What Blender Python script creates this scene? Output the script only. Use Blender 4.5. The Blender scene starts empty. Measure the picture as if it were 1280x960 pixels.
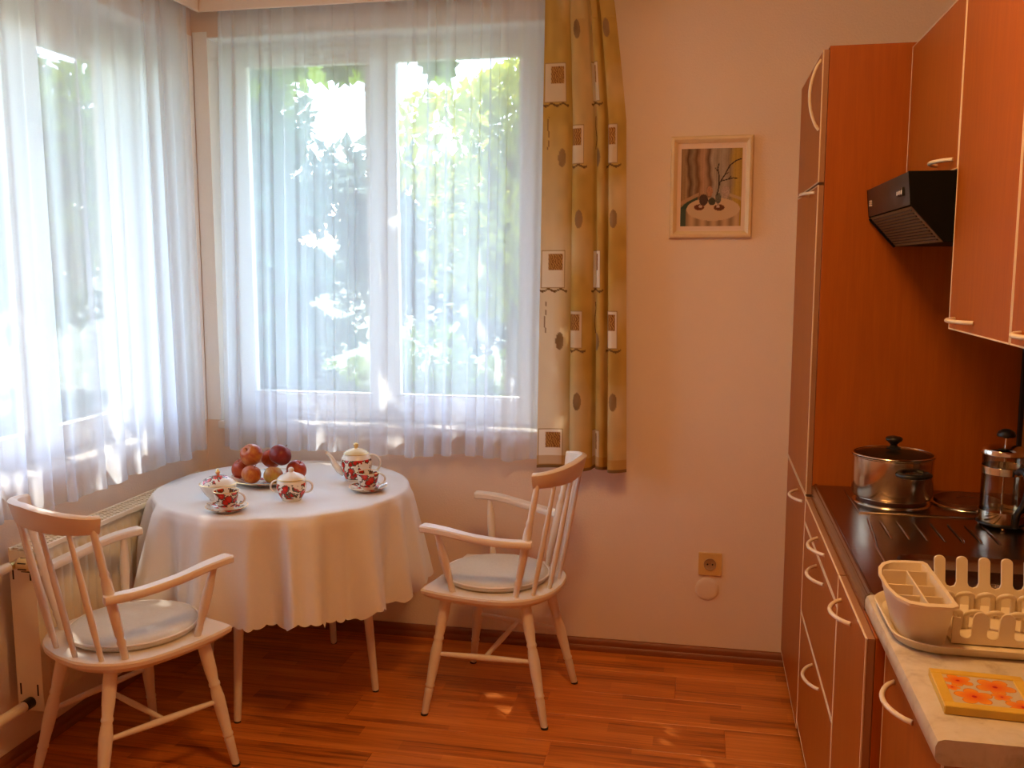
import bpy, bmesh, math, random
import numpy as np
from mathutils import Vector, Matrix
random.seed(7)
R = math.radians
SC = bpy.context.scene
COL = SC.collection

# ------------------------------------------------------------ camera, world, sun, exposure
cam = bpy.data.cameras.new('camera')
cam.sensor_width = 36.0
cam.lens = 1174.2 / 1280 * 36
cam.clip_start = 0.02
cam.clip_end = 500
cam_o = bpy.data.objects.new('camera', cam)
COL.objects.link(cam_o)
cam_o.location = (2.08, -3.642, 1.55)
cam_o.rotation_euler = (R(90 - 7.22), 0, R(11.53))
SC.camera = cam_o

SUN_DIR = Vector((0.60, -0.49, -1.0)).normalized()      # direction the sunlight travels
world = bpy.data.worlds.new('World')
SC.world = world
world.use_nodes = True
wn = world.node_tree
wn.nodes.clear()
sky = wn.nodes.new('ShaderNodeTexSky')
sky.sky_type = 'NISHITA'
sky.sun_disc = False
sky.sun_elevation = math.asin(-SUN_DIR.z)
sky.sun_rotation = math.atan2(-SUN_DIR.x, -SUN_DIR.y)
sky.air_density = 1.0
sky.dust_density = 0.4
sky.ozone_density = 1.2
bg = wn.nodes.new('ShaderNodeBackground')
bg.inputs['Strength'].default_value = 1.7
wo = wn.nodes.new('ShaderNodeOutputWorld')
hz = wn.nodes.new('ShaderNodeMix')            # thin bright overcast over the clear sky
hz.data_type = 'RGBA'
hz.inputs[0].default_value = 0.60
hz.inputs[7].default_value = (1.25, 1.27, 1.32, 1)
wn.links.new(sky.outputs[0], hz.inputs[6])
wn.links.new(hz.outputs[2], bg.inputs['Color'])
wn.links.new(bg.outputs[0], wo.inputs['Surface'])

sun = bpy.data.lights.new('sun', 'SUN')
sun.energy = 16.0
sun.angle = R(0.6)
sun.color = (1.0, 0.93, 0.80)
sun_o = bpy.data.objects.new('sun', sun)
COL.objects.link(sun_o)
sun_o.rotation_euler = SUN_DIR.to_track_quat('-Z', 'Y').to_euler()
sun_o.location = (-8, 2, 9)

SC.view_settings.view_transform = 'Standard'
SC.view_settings.look = 'None'
SC.view_settings.gamma = 1.0
SC.view_settings.use_curve_mapping = False
SC.view_settings.exposure = 0.55
SC.cycles.use_denoising = True
SC.cycles.transparent_max_bounces = 32
SC.cycles.max_bounces = 10
SC.cycles.diffuse_bounces = 6
SC.cycles.transmission_bounces = 10

# ------------------------------------------------------------ helpers
def tag(o, label=None, cat=None, group=None, kind=None):
    if label: o['label'] = label
    if cat: o['category'] = cat
    if group: o['group'] = group
    if kind: o['kind'] = kind
    return o

def empty(name, loc=(0, 0, 0), rz=0.0):
    o = bpy.data.objects.new(name, None)
    COL.objects.link(o)
    o.location = loc
    o.rotation_euler = (0, 0, rz)
    o.empty_display_size = 0.05
    return o

def obj(name, me, mat, parent=None):
    o = bpy.data.objects.new(name, me)
    COL.objects.link(o)
    if mat is not None and not me.materials:
        me.materials.append(mat)
    if parent is not None:
        o.parent = parent
    return o

class MB:
    """collects shapes in one bmesh, build() links it as ONE mesh object"""
    def __init__(s):
        s.bm = bmesh.new()
    def box(s, x0, x1, y0, y1, z0, z1, bev=0.0, seg=2):
        b = bmesh.new()
        bmesh.ops.create_cube(b, size=1)
        for v in b.verts:
            v.co = Vector(((x0 + x1) / 2 + v.co.x * (x1 - x0), (y0 + y1) / 2 + v.co.y * (y1 - y0), (z0 + z1) / 2 + v.co.z * (z1 - z0)))
        if bev > 0:
            bmesh.ops.bevel(b, geom=b.edges[:], offset=bev, segments=seg, affect='EDGES', profile=0.5)
        s.add(b)
        return s
    def add(s, b):
        me = bpy.data.meshes.new('t')
        b.to_mesh(me); b.free()
        s.bm.from_mesh(me)
        bpy.data.meshes.remove(me)
        return s
    def lathe(s, prof, c=(0, 0, 0), n=32, axis=None, ang0=0.0, sx=1.0, sy=1.0):
        """prof = [(r, z)...] revolved about z (or along the axis vector from c)"""
        q = Vector((0, 0, 1)).rotation_difference(Vector(axis).normalized()) if axis is not None else None
        rings = []
        for r, z in prof:
            ring = []
            if r < 1e-6:
                p = Vector((0, 0, z))
                if q: p = q @ p
                ring = [s.bm.verts.new(p + Vector(c))]
            else:
                for i in range(n):
                    a = ang0 + 2 * math.pi * i / n
                    p = Vector((r * math.cos(a) * sx, r * math.sin(a) * sy, z))
                    if q: p = q @ p
                    ring.append(s.bm.verts.new(p + Vector(c)))
            rings.append(ring)
        for A, B in zip(rings, rings[1:]):
            if len(A) == 1 and len(B) == 1: continue
            for i in range(n):
                j = (i + 1) % n
                if len(A) == 1: f = (A[0], B[j], B[i])
                elif len(B) == 1: f = (A[i], A[j], B[0])
                else: f = (A[i], A[j], B[j], B[i])
                try: s.bm.faces.new(f)
                except ValueError: pass
        return s
    def tube(s, pts, r, n=10, caps=True, flat=None):
        """pts polyline, r radius or list of radii; flat = (a, b) elliptical scales on (side, up)"""
        pts = [Vector(p) for p in pts]
        rr = r if isinstance(r, (list, tuple)) else [r] * len(pts)
        prev = None
        rings = []
        for i, p in enumerate(pts):
            t = (pts[min(i + 1, len(pts) - 1)] - pts[max(i - 1, 0)]).normalized()
            if prev is None:
                up = Vector((0, 0, 1)) if abs(t.z) < 0.95 else Vector((1, 0, 0))
                side = t.cross(up).normalized()
            else:
                side = (prev - t * prev.dot(t)).normalized()
            prev = side
            up = side.cross(t).normalized()
            a, b = flat if flat else (1, 1)
            rings.append([s.bm.verts.new(p + side * (math.cos(k * 2 * math.pi / n) * rr[i] * a) + up * (math.sin(k * 2 * math.pi / n) * rr[i] * b)) for k in range(n)])
        for A, B in zip(rings, rings[1:]):
            for k in range(n):
                s.bm.faces.new((A[k], A[(k + 1) % n], B[(k + 1) % n], B[k]))
        if caps:
            s.bm.faces.new(list(reversed(rings[0])))
            s.bm.faces.new(rings[-1])
        return s
    def prism(s, poly, f0, f1, bev=0.0):
        """poly: 2-D outline; f0, f1 map (a, b) to the two end faces"""
        b = bmesh.new()
        A = [b.verts.new(f0(*p)) for p in poly]
        B = [b.verts.new(f1(*p)) for p in poly]
        b.faces.new(A); b.faces.new(list(reversed(B)))
        n = len(poly)
        for i in range(n):
            b.faces.new((A[i], B[i], B[(i + 1) % n], A[(i + 1) % n]))
        bmesh.ops.recalc_face_normals(b, faces=b.faces[:])
        if bev > 0:
            bmesh.ops.bevel(b, geom=[e for e in b.edges], offset=bev, segments=2, affect='EDGES', profile=0.5)
        s.add(b)
        return s
    def grid(s, nu, nv, fn, closed_u=False):
        V = [[s.bm.verts.new(fn(i, j)) for i in range(nu)] for j in range(nv)]
        for j in range(nv - 1):
            for i in range(nu if closed_u else nu - 1):
                k = (i + 1) % nu
                s.bm.faces.new((V[j][i], V[j][k], V[j + 1][k], V[j + 1][i]))
        return s
    def build(s, name, mat, parent=None, smooth=None):
        me = bpy.data.meshes.new(name)
        bmesh.ops.recalc_face_normals(s.bm, faces=s.bm.faces[:])
        s.bm.to_mesh(me); s.bm.free()
        if smooth is not None:
            for p in me.polygons: p.use_smooth = True
            if smooth < 180:
                me.set_sharp_from_angle(angle=R(smooth))
        return obj(name, me, mat, parent)

def copy_tree(o, parent=None):
    c = o.copy()
    COL.objects.link(c)
    if parent is not None: c.parent = parent
    for ch in list(o.children): copy_tree(ch, c)
    return c

def shift(me_obj_list, v):
    for o in me_obj_list: o.location = Vector(o.location) + Vector(v)

def rrect(x0, x1, y0, y1, r, n=6):
    out = []
    for cx, cy, a0 in ((x1 - r, y1 - r, 0), (x0 + r, y1 - r, 90), (x0 + r, y0 + r, 180), (x1 - r, y0 + r, 270)):
        for k in range(n + 1):
            a = R(a0 + 90 * k / n)
            out.append((cx + r * math.cos(a), cy + r * math.sin(a)))
    return out

# ------------------------------------------------------------ materials
class NT:
    def __init__(s, name):
        s.m = bpy.data.materials.new(name)
        s.m.use_nodes = True
        s.t = s.m.node_tree
        s.t.nodes.clear()
        s.out = s.t.nodes.new('ShaderNodeOutputMaterial')
    def n(s, typ, **kw):
        nd = s.t.nodes.new(typ)
        for k, v in kw.items():
            if k in nd.inputs.keys() if False else False: pass
            setattr(nd, k, v)
        return nd
    def link(s, a, b): s.t.links.new(a, b)
    def coord(s, which='Object', scale=(1, 1, 1), rot=(0, 0, 0)):
        tc = s.n('ShaderNodeTexCoord'); mp = s.n('ShaderNodeMapping')
        mp.inputs['Scale'].default_value = scale
        mp.inputs['Rotation'].default_value = rot
        s.link(tc.outputs[which], mp.inputs[0])
        return mp.outputs[0]
    def noise(s, vec, scale, detail=4, rough=0.55, dist=0.0):
        n = s.n('ShaderNodeTexNoise')
        n.inputs['Scale'].default_value = scale
        n.inputs['Detail'].default_value = detail
        n.inputs['Roughness'].default_value = rough
        n.inputs['Distortion'].default_value = dist
        if vec is not None: s.link(vec, n.inputs['Vector'])
        return n.outputs['Fac']
    def ramp(s, fac, stops, interp='LINEAR'):
        r = s.n('ShaderNodeValToRGB')
        r.color_ramp.interpolation = interp
        e = r.color_ramp.elements
        while len(e) < len(stops): e.new(0.5)
        for k, (p, c) in enumerate(stops):
            e[k].position = p; e[k].color = (*c, 1) if len(c) == 3 else c
        s.link(fac, r.inputs[0])
        return r.outputs[0]
    def mix(s, fac, a, b, mode='MIX'):
        m = s.n('ShaderNodeMix'); m.data_type = 'RGBA'; m.blend_type = mode
        for sock, v in ((m.inputs[0], fac), (m.inputs[6], a), (m.inputs[7], b)):
            if hasattr(v, 'is_linked'): s.link(v, sock)
            elif isinstance(v, (int, float)): sock.default_value = v
            else: sock.default_value = (*v, 1)
        return m.outputs[2]
    def math(s, op, a, b=None):
        m = s.n('ShaderNodeMath'); m.operation = op
        for sock, v in ((m.inputs[0], a), (m.inputs[1], b)):
            if v is None: continue
            if hasattr(v, 'is_linked'): s.link(v, sock)
            else: sock.default_value = v
        return m.outputs[0]
    def bump(s, h, strength=0.2, dist=0.01):
        b = s.n('ShaderNodeBump')
        b.inputs['Strength'].default_value = strength
        b.inputs['Distance'].default_value = dist
        s.link(h, b.inputs['Height'])
        return b.outputs[0]
    def pbsdf(s, color, rough=0.5, metal=0.0, normal=None, spec=None, coat=0.0, trans=0.0, sheen=0.0):
        p = s.n('ShaderNodeBsdfPrincipled')
        for nm, v in (('Base Color', color), ('Roughness', rough), ('Metallic', metal)):
            if hasattr(v, 'is_linked'): s.link(v, p.inputs[nm])
            else: p.inputs[nm].default_value = (*v, 1) if nm == 'Base Color' else v
        if normal is not None: s.link(normal, p.inputs['Normal'])
        if spec is not None: p.inputs['Specular IOR Level'].default_value = spec
        if coat: p.inputs['Coat Weight'].default_value = coat; p.inputs['Coat Roughness'].default_value = 0.1
        if trans: p.inputs['Transmission Weight'].default_value = trans
        if sheen: p.inputs['Sheen Weight'].default_value = sheen
        return p
    def done(s, sh):
        s.link(sh.outputs[0] if hasattr(sh, 'outputs') else sh, s.out.inputs['Surface'])
        return s.m

def plain(name, c, rough=0.5, metal=0.0, var=0.06, scale=18, spec=None, bump=0.0, coat=0.0):
    t = NT(name)
    v = t.coord()
    f = t.noise(v, scale)
    col = t.mix(f, tuple(x * (1 - var) for x in c), tuple(min(1, x * (1 + var)) for x in c))
    nm = t.bump(t.noise(v, scale * 6), bump, 0.002) if bump else None
    return t.done(t.pbsdf(col, rough, metal, nm, spec, coat))

def m_wall(name, c):
    t = NT(name)
    v = t.coord()
    f = t.noise(v, 2.2, 5)
    col = t.mix(f, tuple(x * 0.95 for x in c), tuple(min(1, x * 1.05) for x in c))
    h = t.noise(v, 130, 3, 0.7)
    return t.done(t.pbsdf(col, 0.85, 0, t.bump(h, 0.35, 0.004), 0.25))

def m_floor():
    t = NT('floor_wood')
    oi = t.n('ShaderNodeObjectInfo')
    tc = t.n('ShaderNodeTexCoord')
    off = t.n('ShaderNodeVectorMath'); off.operation = 'ADD'
    cmb = t.n('ShaderNodeCombineXYZ')
    t.link(t.math('MULTIPLY', oi.outputs['Random'], 37.0), cmb.inputs[0])
    t.link(t.math('MULTIPLY', oi.outputs['Random'], 91.0), cmb.inputs[1])
    t.link(tc.outputs['Object'], off.inputs[0]); t.link(cmb.outputs[0], off.inputs[1])
    mp = t.n('ShaderNodeMapping'); mp.inputs['Scale'].default_value = (0.9, 22, 1)
    t.link(off.outputs[0], mp.inputs[0])
    g = t.noise(mp.outputs[0], 2.6, 7, 0.62, 0.8)
    # three strips across each board, each with a tone of its own
    sx = t.n('ShaderNodeSeparateXYZ'); t.link(off.outputs[0], sx.inputs[0])
    s3 = t.n('ShaderNodeSeparateXYZ'); t.link(tc.outputs['Object'], s3.inputs[0])
    strip = t.math('FLOOR', t.math('MULTIPLY', s3.outputs[1], 1 / 0.0634))
    bx = t.math('FLOOR', t.math('ADD', t.math('MULTIPLY', sx.outputs[0], 2.4), t.math('MULTIPLY', strip, 0.37)))
    wn_ = t.n('ShaderNodeTexWhiteNoise'); wn_.noise_dimensions = '3D'
    c3 = t.n('ShaderNodeCombineXYZ'); t.link(bx, c3.inputs[0]); t.link(strip, c3.inputs[1]); t.link(oi.outputs['Random'], c3.inputs[2])
    t.link(c3.outputs[0], wn_.inputs['Vector'])
    tone = t.math('ADD', t.math('MULTIPLY', wn_.outputs['Value'], 0.22), t.math('MULTIPLY', g, 0.80))
    col = t.ramp(tone, [(0.28, (0.22, 0.046, 0.004)), (0.46, (0.54, 0.148, 0.016)), (0.62, (0.70, 0.22, 0.032)), (0.85, (0.86, 0.33, 0.07))])
    rough = t.math('ADD', t.math('MULTIPLY', g, 0.12), 0.30)
    return t.done(t.pbsdf(col, rough, 0, t.bump(g, 0.06, 0.002), 0.45))

def m_cab():
    t = NT('cabinet_wood')
    v = t.coord('Object', (9, 9, 0.7))
    g = t.noise(v, 7, 6, 0.6, 0.4)
    g2 = t.noise(t.coord('Object', (60, 60, 1.2)), 4, 3)
    f = t.math('ADD', t.math('MULTIPLY', g, 0.65), t.math('MULTIPLY', g2, 0.35))
    col = t.ramp(f, [(0.25, (0.35, 0.080, 0.003)), (0.5, (0.40, 0.096, 0.004)), (0.75, (0.46, 0.118, 0.006))])
    return t.done(t.pbsdf(col, 0.42, 0, t.bump(f, 0.05, 0.001), 0.35))

def m_sheer():
    t = NT('sheer_voile')
    v = t.coord('Object', (1, 1, 1))
    weave = t.noise(v, 420, 2, 0.8)
    fac = t.math('ADD', t.math('MULTIPLY', weave, 0.10), 0.58)
    tr = t.n('ShaderNodeBsdfTransparent'); tr.inputs[0].default_value = (1, 1, 1, 1)
    df = t.n('ShaderNodeBsdfDiffuse'); df.inputs[0].default_value = (0.86, 0.91, 1.0, 1)
    tl = t.n('ShaderNodeBsdfTranslucent'); tl.inputs[0].default_value = (0.86, 0.92, 1.0, 1)
    m1 = t.n('ShaderNodeMixShader'); m1.inputs[0].default_value = 0.72
    t.link(df.outputs[0], m1.inputs[1]); t.link(tl.outputs[0], m1.inputs[2])
    m2 = t.n('ShaderNodeMixShader'); t.link(fac, m2.inputs[0])
    t.link(m1.outputs[0], m2.inputs[2]); t.link(tr.outputs[0], m2.inputs[1])
    inv = t.math('SUBTRACT', 1.0, fac)
    return t, m2

def m_glass_thin(name, tint=(1, 1, 1), refl=0.06):
    t = NT(name)
    tr = t.n('ShaderNodeBsdfTransparent'); tr.inputs[0].default_value = (*tint, 1)
    gl = t.n('ShaderNodeBsdfGlossy'); gl.inputs['Roughness'].default_value = 0.02
    lw = t.n('ShaderNodeLayerWeight'); lw.inputs[0].default_value = 0.25
    f = t.math('ADD', t.math('MULTIPLY', lw.outputs['Fresnel'], 0.6), refl * 0.5)
    mx = t.n('ShaderNodeMixShader')
    t.link(f, mx.inputs[0]); t.link(tr.outputs[0], mx.inputs[1]); t.link(gl.outputs[0], mx.inputs[2])
    return t.done(mx)

def m_vcol(name, rough=0.8, transl=0.0, noise=0.0, nscale=60, bump=0.0, spec=0.3):
    t = NT(name)
    a = t.n('ShaderNodeVertexColor'); a.layer_name = 'Col'
    col = a.outputs[0]
    v = t.coord()
    if noise:
        col = t.mix(t.math('MULTIPLY', t.noise(v, nscale), noise), col, (0.05, 0.03, 0.02), 'MIX')
    p = t.pbsdf(col, rough, 0, t.bump(t.noise(v, 300), bump, 0.002) if bump else None, spec)
    if transl:
        tl = t.n('ShaderNodeBsdfTranslucent'); t.link(col, tl.inputs[0])
        mx = t.n('ShaderNodeMixShader'); mx.inputs[0].default_value = transl
        t.link(p.outputs[0], mx.inputs[1]); t.link(tl.outputs[0], mx.inputs[2])
        return t.done(mx)
    return t.done(p)

def m_porcelain(name, lo, hi, dens=0.5):
    """cream china with a band of red blossoms, dark leaves between lo and hi"""
    t = NT(name)
    v = t.coord()
    sp = t.n('ShaderNodeSeparateXYZ'); t.link(v, sp.inputs[0])
    z = sp.outputs[2]
    band = t.math('MULTIPLY', t.math('GREATER_THAN', z, lo), t.math('LESS_THAN', z, hi))
    patch = t.math('GREATER_THAN', t.noise(v, 26, 2, 0.5, 0.6), dens)
    band = t.math('MULTIPLY', band, patch)
    vo = t.n('ShaderNodeTexVoronoi'); vo.inputs['Scale'].default_value = 48; t.link(v, vo.inputs['Vector'])
    vo2 = t.n('ShaderNodeTexVoronoi'); vo2.inputs['Scale'].default_value = 190; t.link(v, vo2.inputs['Vector'])
    petal = t.math('ADD', vo.outputs['Distance'], t.math('MULTIPLY', vo2.outputs['Distance'], 0.28))
    red = t.ramp(petal, [(0.0, (0.85, 0.42, 0.10)), (0.22, (0.72, 0.035, 0.02)), (0.60, (0.48, 0.01, 0.012)), (0.68, (0.05, 0.07, 0.03)), (0.80, (0.06, 0.04, 0.03))])
    base = t.mix(t.noise(v, 12), (0.80, 0.74, 0.62), (0.86, 0.82, 0.72))
    isb = t.math('LESS_THAN', petal, 0.80)
    col = t.mix(t.math('MULTIPLY', band, isb), base, red)
    return t.done(t.pbsdf(col, 0.14, 0, None, 0.6))

def m_peach_fruit(c1, c2, name):
    t = NT(name)
    v = t.coord()
    f = t.noise(v, 11, 4, 0.6, 0.5)
    streak = t.noise(t.coord('Object', (40, 40, 4)), 3, 3)
    fac = t.math('ADD', t.math('MULTIPLY', f, 0.75), t.math('MULTIPLY', streak, 0.25))
    col = t.ramp(fac, [(0.36, c1), (0.60, c2)])
    return t.done(t.pbsdf(col, 0.32, 0, None, 0.45))

def m_metal(name, c, rough=0.25, aniso=False):
    t = NT(name)
    v = t.coord('Object', (4, 60, 60))
    f = t.noise(v, 6, 3)
    rg = t.math('ADD', t.math('MULTIPLY', f, 0.10), rough)
    return t.done(t.pbsdf(c, rg, 1.0))

def m_marble():
    t = NT('marble_laminate')
    v = t.coord()
    n1 = t.noise(v, 7, 8, 0.65, 1.6)
    n2 = t.noise(v, 28, 5, 0.6, 0.6)
    f = t.math('ADD', t.math('MULTIPLY', n1, 0.6), t.math('MULTIPLY', n2, 0.4))
    col = t.ramp(f, [(0.34, (0.40, 0.31, 0.20)), (0.48, (0.60, 0.52, 0.39)), (0.64, (0.68, 0.60, 0.48))])
    return t.done(t.pbsdf(col, 0.28, 0, None, 0.5))

def m_leaf(name, c, c2, transl=0.35):
    t = NT(name)
    oi = t.n('ShaderNodeObjectInfo')
    f = t.noise(t.coord('Object'), 3.0, 3)
    col = t.mix(f, c, c2)
    d = t.n('ShaderNodeBsdfDiffuse'); t.link(col, d.inputs[0])
    tl = t.n('ShaderNodeBsdfTranslucent'); t.link(col, tl.inputs[0])
    mx = t.n('ShaderNodeMixShader'); mx.inputs[0].default_value = transl
    t.link(d.outputs[0], mx.inputs[1]); t.link(tl.outputs[0], mx.inputs[2])
    return t.done(mx)

M = {}
M['wall'] = m_wall('wall_peach', (0.84, 0.70, 0.57))
M['reveal'] = m_wall('reveal_white', (0.88, 0.89, 0.86))
M['ceiling'] = m_wall('ceiling_white', (0.86, 0.82, 0.76))
M['floor'] = m_floor()
M['subfloor'] = plain('subfloor', (0.08, 0.03, 0.01), 0.8)
M['skirt'] = plain('skirting_wood', (0.26, 0.075, 0.022), 0.45, scale=9, var=0.2)
M['cab'] = m_cab()
M['edge'] = plain('cream_edge_band', (0.80, 0.62, 0.44), 0.45)
M['cabin'] = plain('carcass_brown', (0.36, 0.17, 0.08), 0.5)
M['handle'] = plain('cream_handle', (0.80, 0.67, 0.50), 0.32)
M['dark'] = plain('dark_gap', (0.02, 0.012, 0.008), 0.8)
M['white'] = plain('white_lacquer', (0.82, 0.79, 0.72), 0.30, var=0.03)
M['chair'] = plain('chair_white_lacquer', (0.80, 0.72, 0.63), 0.32, var=0.03)
M['cushion'] = plain('cushion_cotton', (0.68, 0.64, 0.56), 0.9, scale=90, var=0.08, bump=0.4)
M['radiator'] = plain('radiator_cream', (0.80, 0.73, 0.56), 0.38, var=0.03)
M['pipe'] = plain('pipe_cream', (0.80, 0.72, 0.58), 0.4)
M['brass'] = m_metal('brass', (0.62, 0.45, 0.18), 0.3)
M['valve'] = plain('valve_ivory', (0.78, 0.62, 0.28), 0.4)
M['black'] = plain('black_plastic', (0.012, 0.011, 0.011), 0.35)
M['hood'] = plain('hood_brown_enamel', (0.028, 0.016, 0.008), 0.42)
M['hoodblk'] = plain('hood_black', (0.002, 0.0018, 0.0018), 0.6, spec=0.15)
M['filter'] = plain('hood_filter', (0.17, 0.10, 0.035), 0.6)
M['steel'] = m_metal('stainless', (0.72, 0.66, 0.58), 0.12)
M['top_steel'] = m_metal('worktop_steel', (0.36, 0.27, 0.20), 0.20)
M['chrome'] = m_metal('chrome', (0.85, 0.80, 0.72), 0.06)
M['hotplate'] = plain('hotplate', (0.10, 0.030, 0.014), 0.35)
M['marble'] = m_marble()
M['plastic'] = plain('cream_plastic', (0.80, 0.68, 0.48), 0.40, var=0.02)
M['cloth'] = None
M['gold'] = m_metal('gilt', (0.85, 0.60, 0.25), 0.25)
M['china'] = plain('china_cream', (0.82, 0.78, 0.69), 0.16, var=0.03, spec=0.6)
M['frame'] = plain('picture_frame_cream', (0.80, 0.62, 0.36), 0.5, var=0.08, scale=30)
M['mat'] = plain('picture_mat', (0.80, 0.62, 0.48), 0.8)
M['socket'] = plain('socket_ivory', (0.72, 0.47, 0.16), 0.4)
M['socket_in'] = plain('socket_recess', (0.45, 0.28, 0.14), 0.45)
M['glass'] = m_glass_thin('window_glass')
M['jar'] = m_glass_thin('jar_glass', (0.93, 0.90, 0.84), 0.10)
M['lidglass'] = m_glass_thin('lid_glass', (0.80, 0.74, 0.66), 0.10)
M['pelmet'] = plain('pelmet_cream', (0.80, 0.66, 0.52), 0.55)
M['trivet'] = plain('trivet_wood', (0.70, 0.44, 0.05), 0.45, var=0.15)
_t, _s = m_sheer(); M['sheer'] = _t.done(_s)
_t = NT('tablecloth_damask')
_v = _t.coord()
_c = _t.mix(_t.noise(_v, 300, 2), (0.86, 0.85, 0.82), (0.92, 0.915, 0.89))
_p = _t.pbsdf(_c, 0.5, 0, _t.bump(_t.noise(_v, 420), 0.12, 0.001), 0.4, sheen=0.3)
_tl = _t.n('ShaderNodeBsdfTranslucent'); _tl.inputs[0].default_value = (0.85, 0.74, 0.58, 1)
_mx = _t.n('ShaderNodeMixShader'); _mx.inputs[0].default_value = 0.16
_t.link(_p.outputs[0], _mx.inputs[1]); _t.link(_tl.outputs[0], _mx.inputs[2])
M['cloth'] = _t.done(_mx)

def set_vcol(me, cols):
    a = me.color_attributes.new('Col', 'FLOAT_COLOR', 'POINT')
    c = np.ones((len(me.vertices), 4), np.float32)
    c[:, :3] = cols
    a.data.foreach_set('color', c.ravel())

# ------------------------------------------------------------ the room
RX, RY, RZ = 3.02, -5.0, 2.70
T = 0.30

def wall_boxes(name, mat, boxes, label):
    mb = MB()
    for b in boxes: mb.box(*b)
    return tag(mb.build(name, mat), label, None, None, 'structure')

# openings: (lo, hi, z0, z1)
BW = (0.065, 1.487, 0.86, 2.47)          # back window
LW = (-1.52, -0.24, 0.86, 2.455)         # window in the left wall
wall_boxes('wall_back', M['wall'], [
    (-T, BW[0], 0, T, -0.1, RZ + .1), (BW[1], RX + T, 0, T, -0.1, RZ + .1),
    (BW[0], BW[1], 0, T, -0.1, BW[2]), (BW[0], BW[1], 0, T, BW[3], RZ + .1)], 'peach plastered wall with the wide window and the picture')
lb = []
lb += [(-T, 0, RY - T, LW[0], -0.1, RZ + .1), (-T, 0, LW[1], 0.0, -0.1, RZ + .1)]
for w in (LW,):
    lb += [(-T, 0, w[0], w[1], -0.1, w[2]), (-T, 0, w[0], w[1], w[3], RZ + .1)]
wall_boxes('wall_left', M['wall'], lb, 'pale plastered wall behind the radiator')
wall_boxes('wall_right', M['wall'], [(RX, RX + T, RY - T, 0, -0.1, RZ + .1)], 'wall behind the kitchen units')
wall_boxes('wall_rear', M['wall'], [(0, RX, RY - T, RY, -0.1, RZ + .1)], 'plain wall behind the photographer')
wall_boxes('ceiling', M['ceiling'], [(0, RX, RY, 0, RZ, RZ + 0.1)], 'white ceiling')
floor = wall_boxes('floor', M['subfloor'], [(0, RX, RY, 0, -0.1, -0.012)], 'orange brown laminate strip floor')

# floor boards, each a part of the floor
pm = MB(); pm.box(-0.64, 0.64, -0.0945, 0.0945, -0.011, 0.0, 0.0012, 1)
plank0 = pm.build('plank', M['floor'], floor)
plank_me = plank0.data
first = True
row = 0
y = -0.095
cutters = {}
while y > RY + 0.02:
    x = -0.64 + (0.43 * (row * 1.7 % 3)) % 1.28 - 0.64
    while x < RX:
        a, b = max(x, 0.0), min(x + 1.28, RX)
        if b - a > 0.02:
            L = round(b - a, 3)
            if L not in cutters:
                if abs(L - 1.28) < 1e-3: cutters[L] = plank_me
                else:
                    q = MB(); q.box(-L / 2 + .0004, L / 2 - .0004, -0.0945, 0.0945, -0.011, 0.0, 0.0012, 1)
                    me = bpy.data.meshes.new('plank'); q.bm.to_mesh(me); q.bm.free(); me.materials.append(M['floor'])
                    cutters[L] = me
            if first:
                o = plank0; o.data = cutters[L]; first = False
            else:
                o = obj('plank', cutters[L], None, floor)
            o.location = ((a + b) / 2, max(y, RY + 0.095), 0)
        x += 1.28
    y -= 0.19
    row += 1

def skirting(name, p0, p1, nrm, label):
    """moulded skirting board from p0 to p1, profile standing off the wall along nrm"""
    prof = [(0, 0), (0.018, 0), (0.018, 0.012), (0.014, 0.022), (0.012, 0.024), (0.013, 0.034), (0.010, 0.046), (0.004, 0.051), (0, 0.051)]
    n = Vector(nrm)
    mb = MB()
    mb.prism(prof, lambda a, b: Vector(p0) + n * (a + .0005) + Vector((0, 0, b)), lambda a, b: Vector(p1) + n * (a + .0005) + Vector((0, 0, b)))
    return tag(mb.build(name, M['skirt'], None, 40), label, None, None, 'structure')
skirting('baseboard_back', (0.02, 0, 0), (2.42, 0, 0), (0, -1, 0), 'dark wooden skirting board under the window wall')
skirting('baseboard_left', (0, -0.0005, 0), (0, RY, 0), (1, 0, 0), 'dark wooden skirting board under the radiator')

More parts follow.
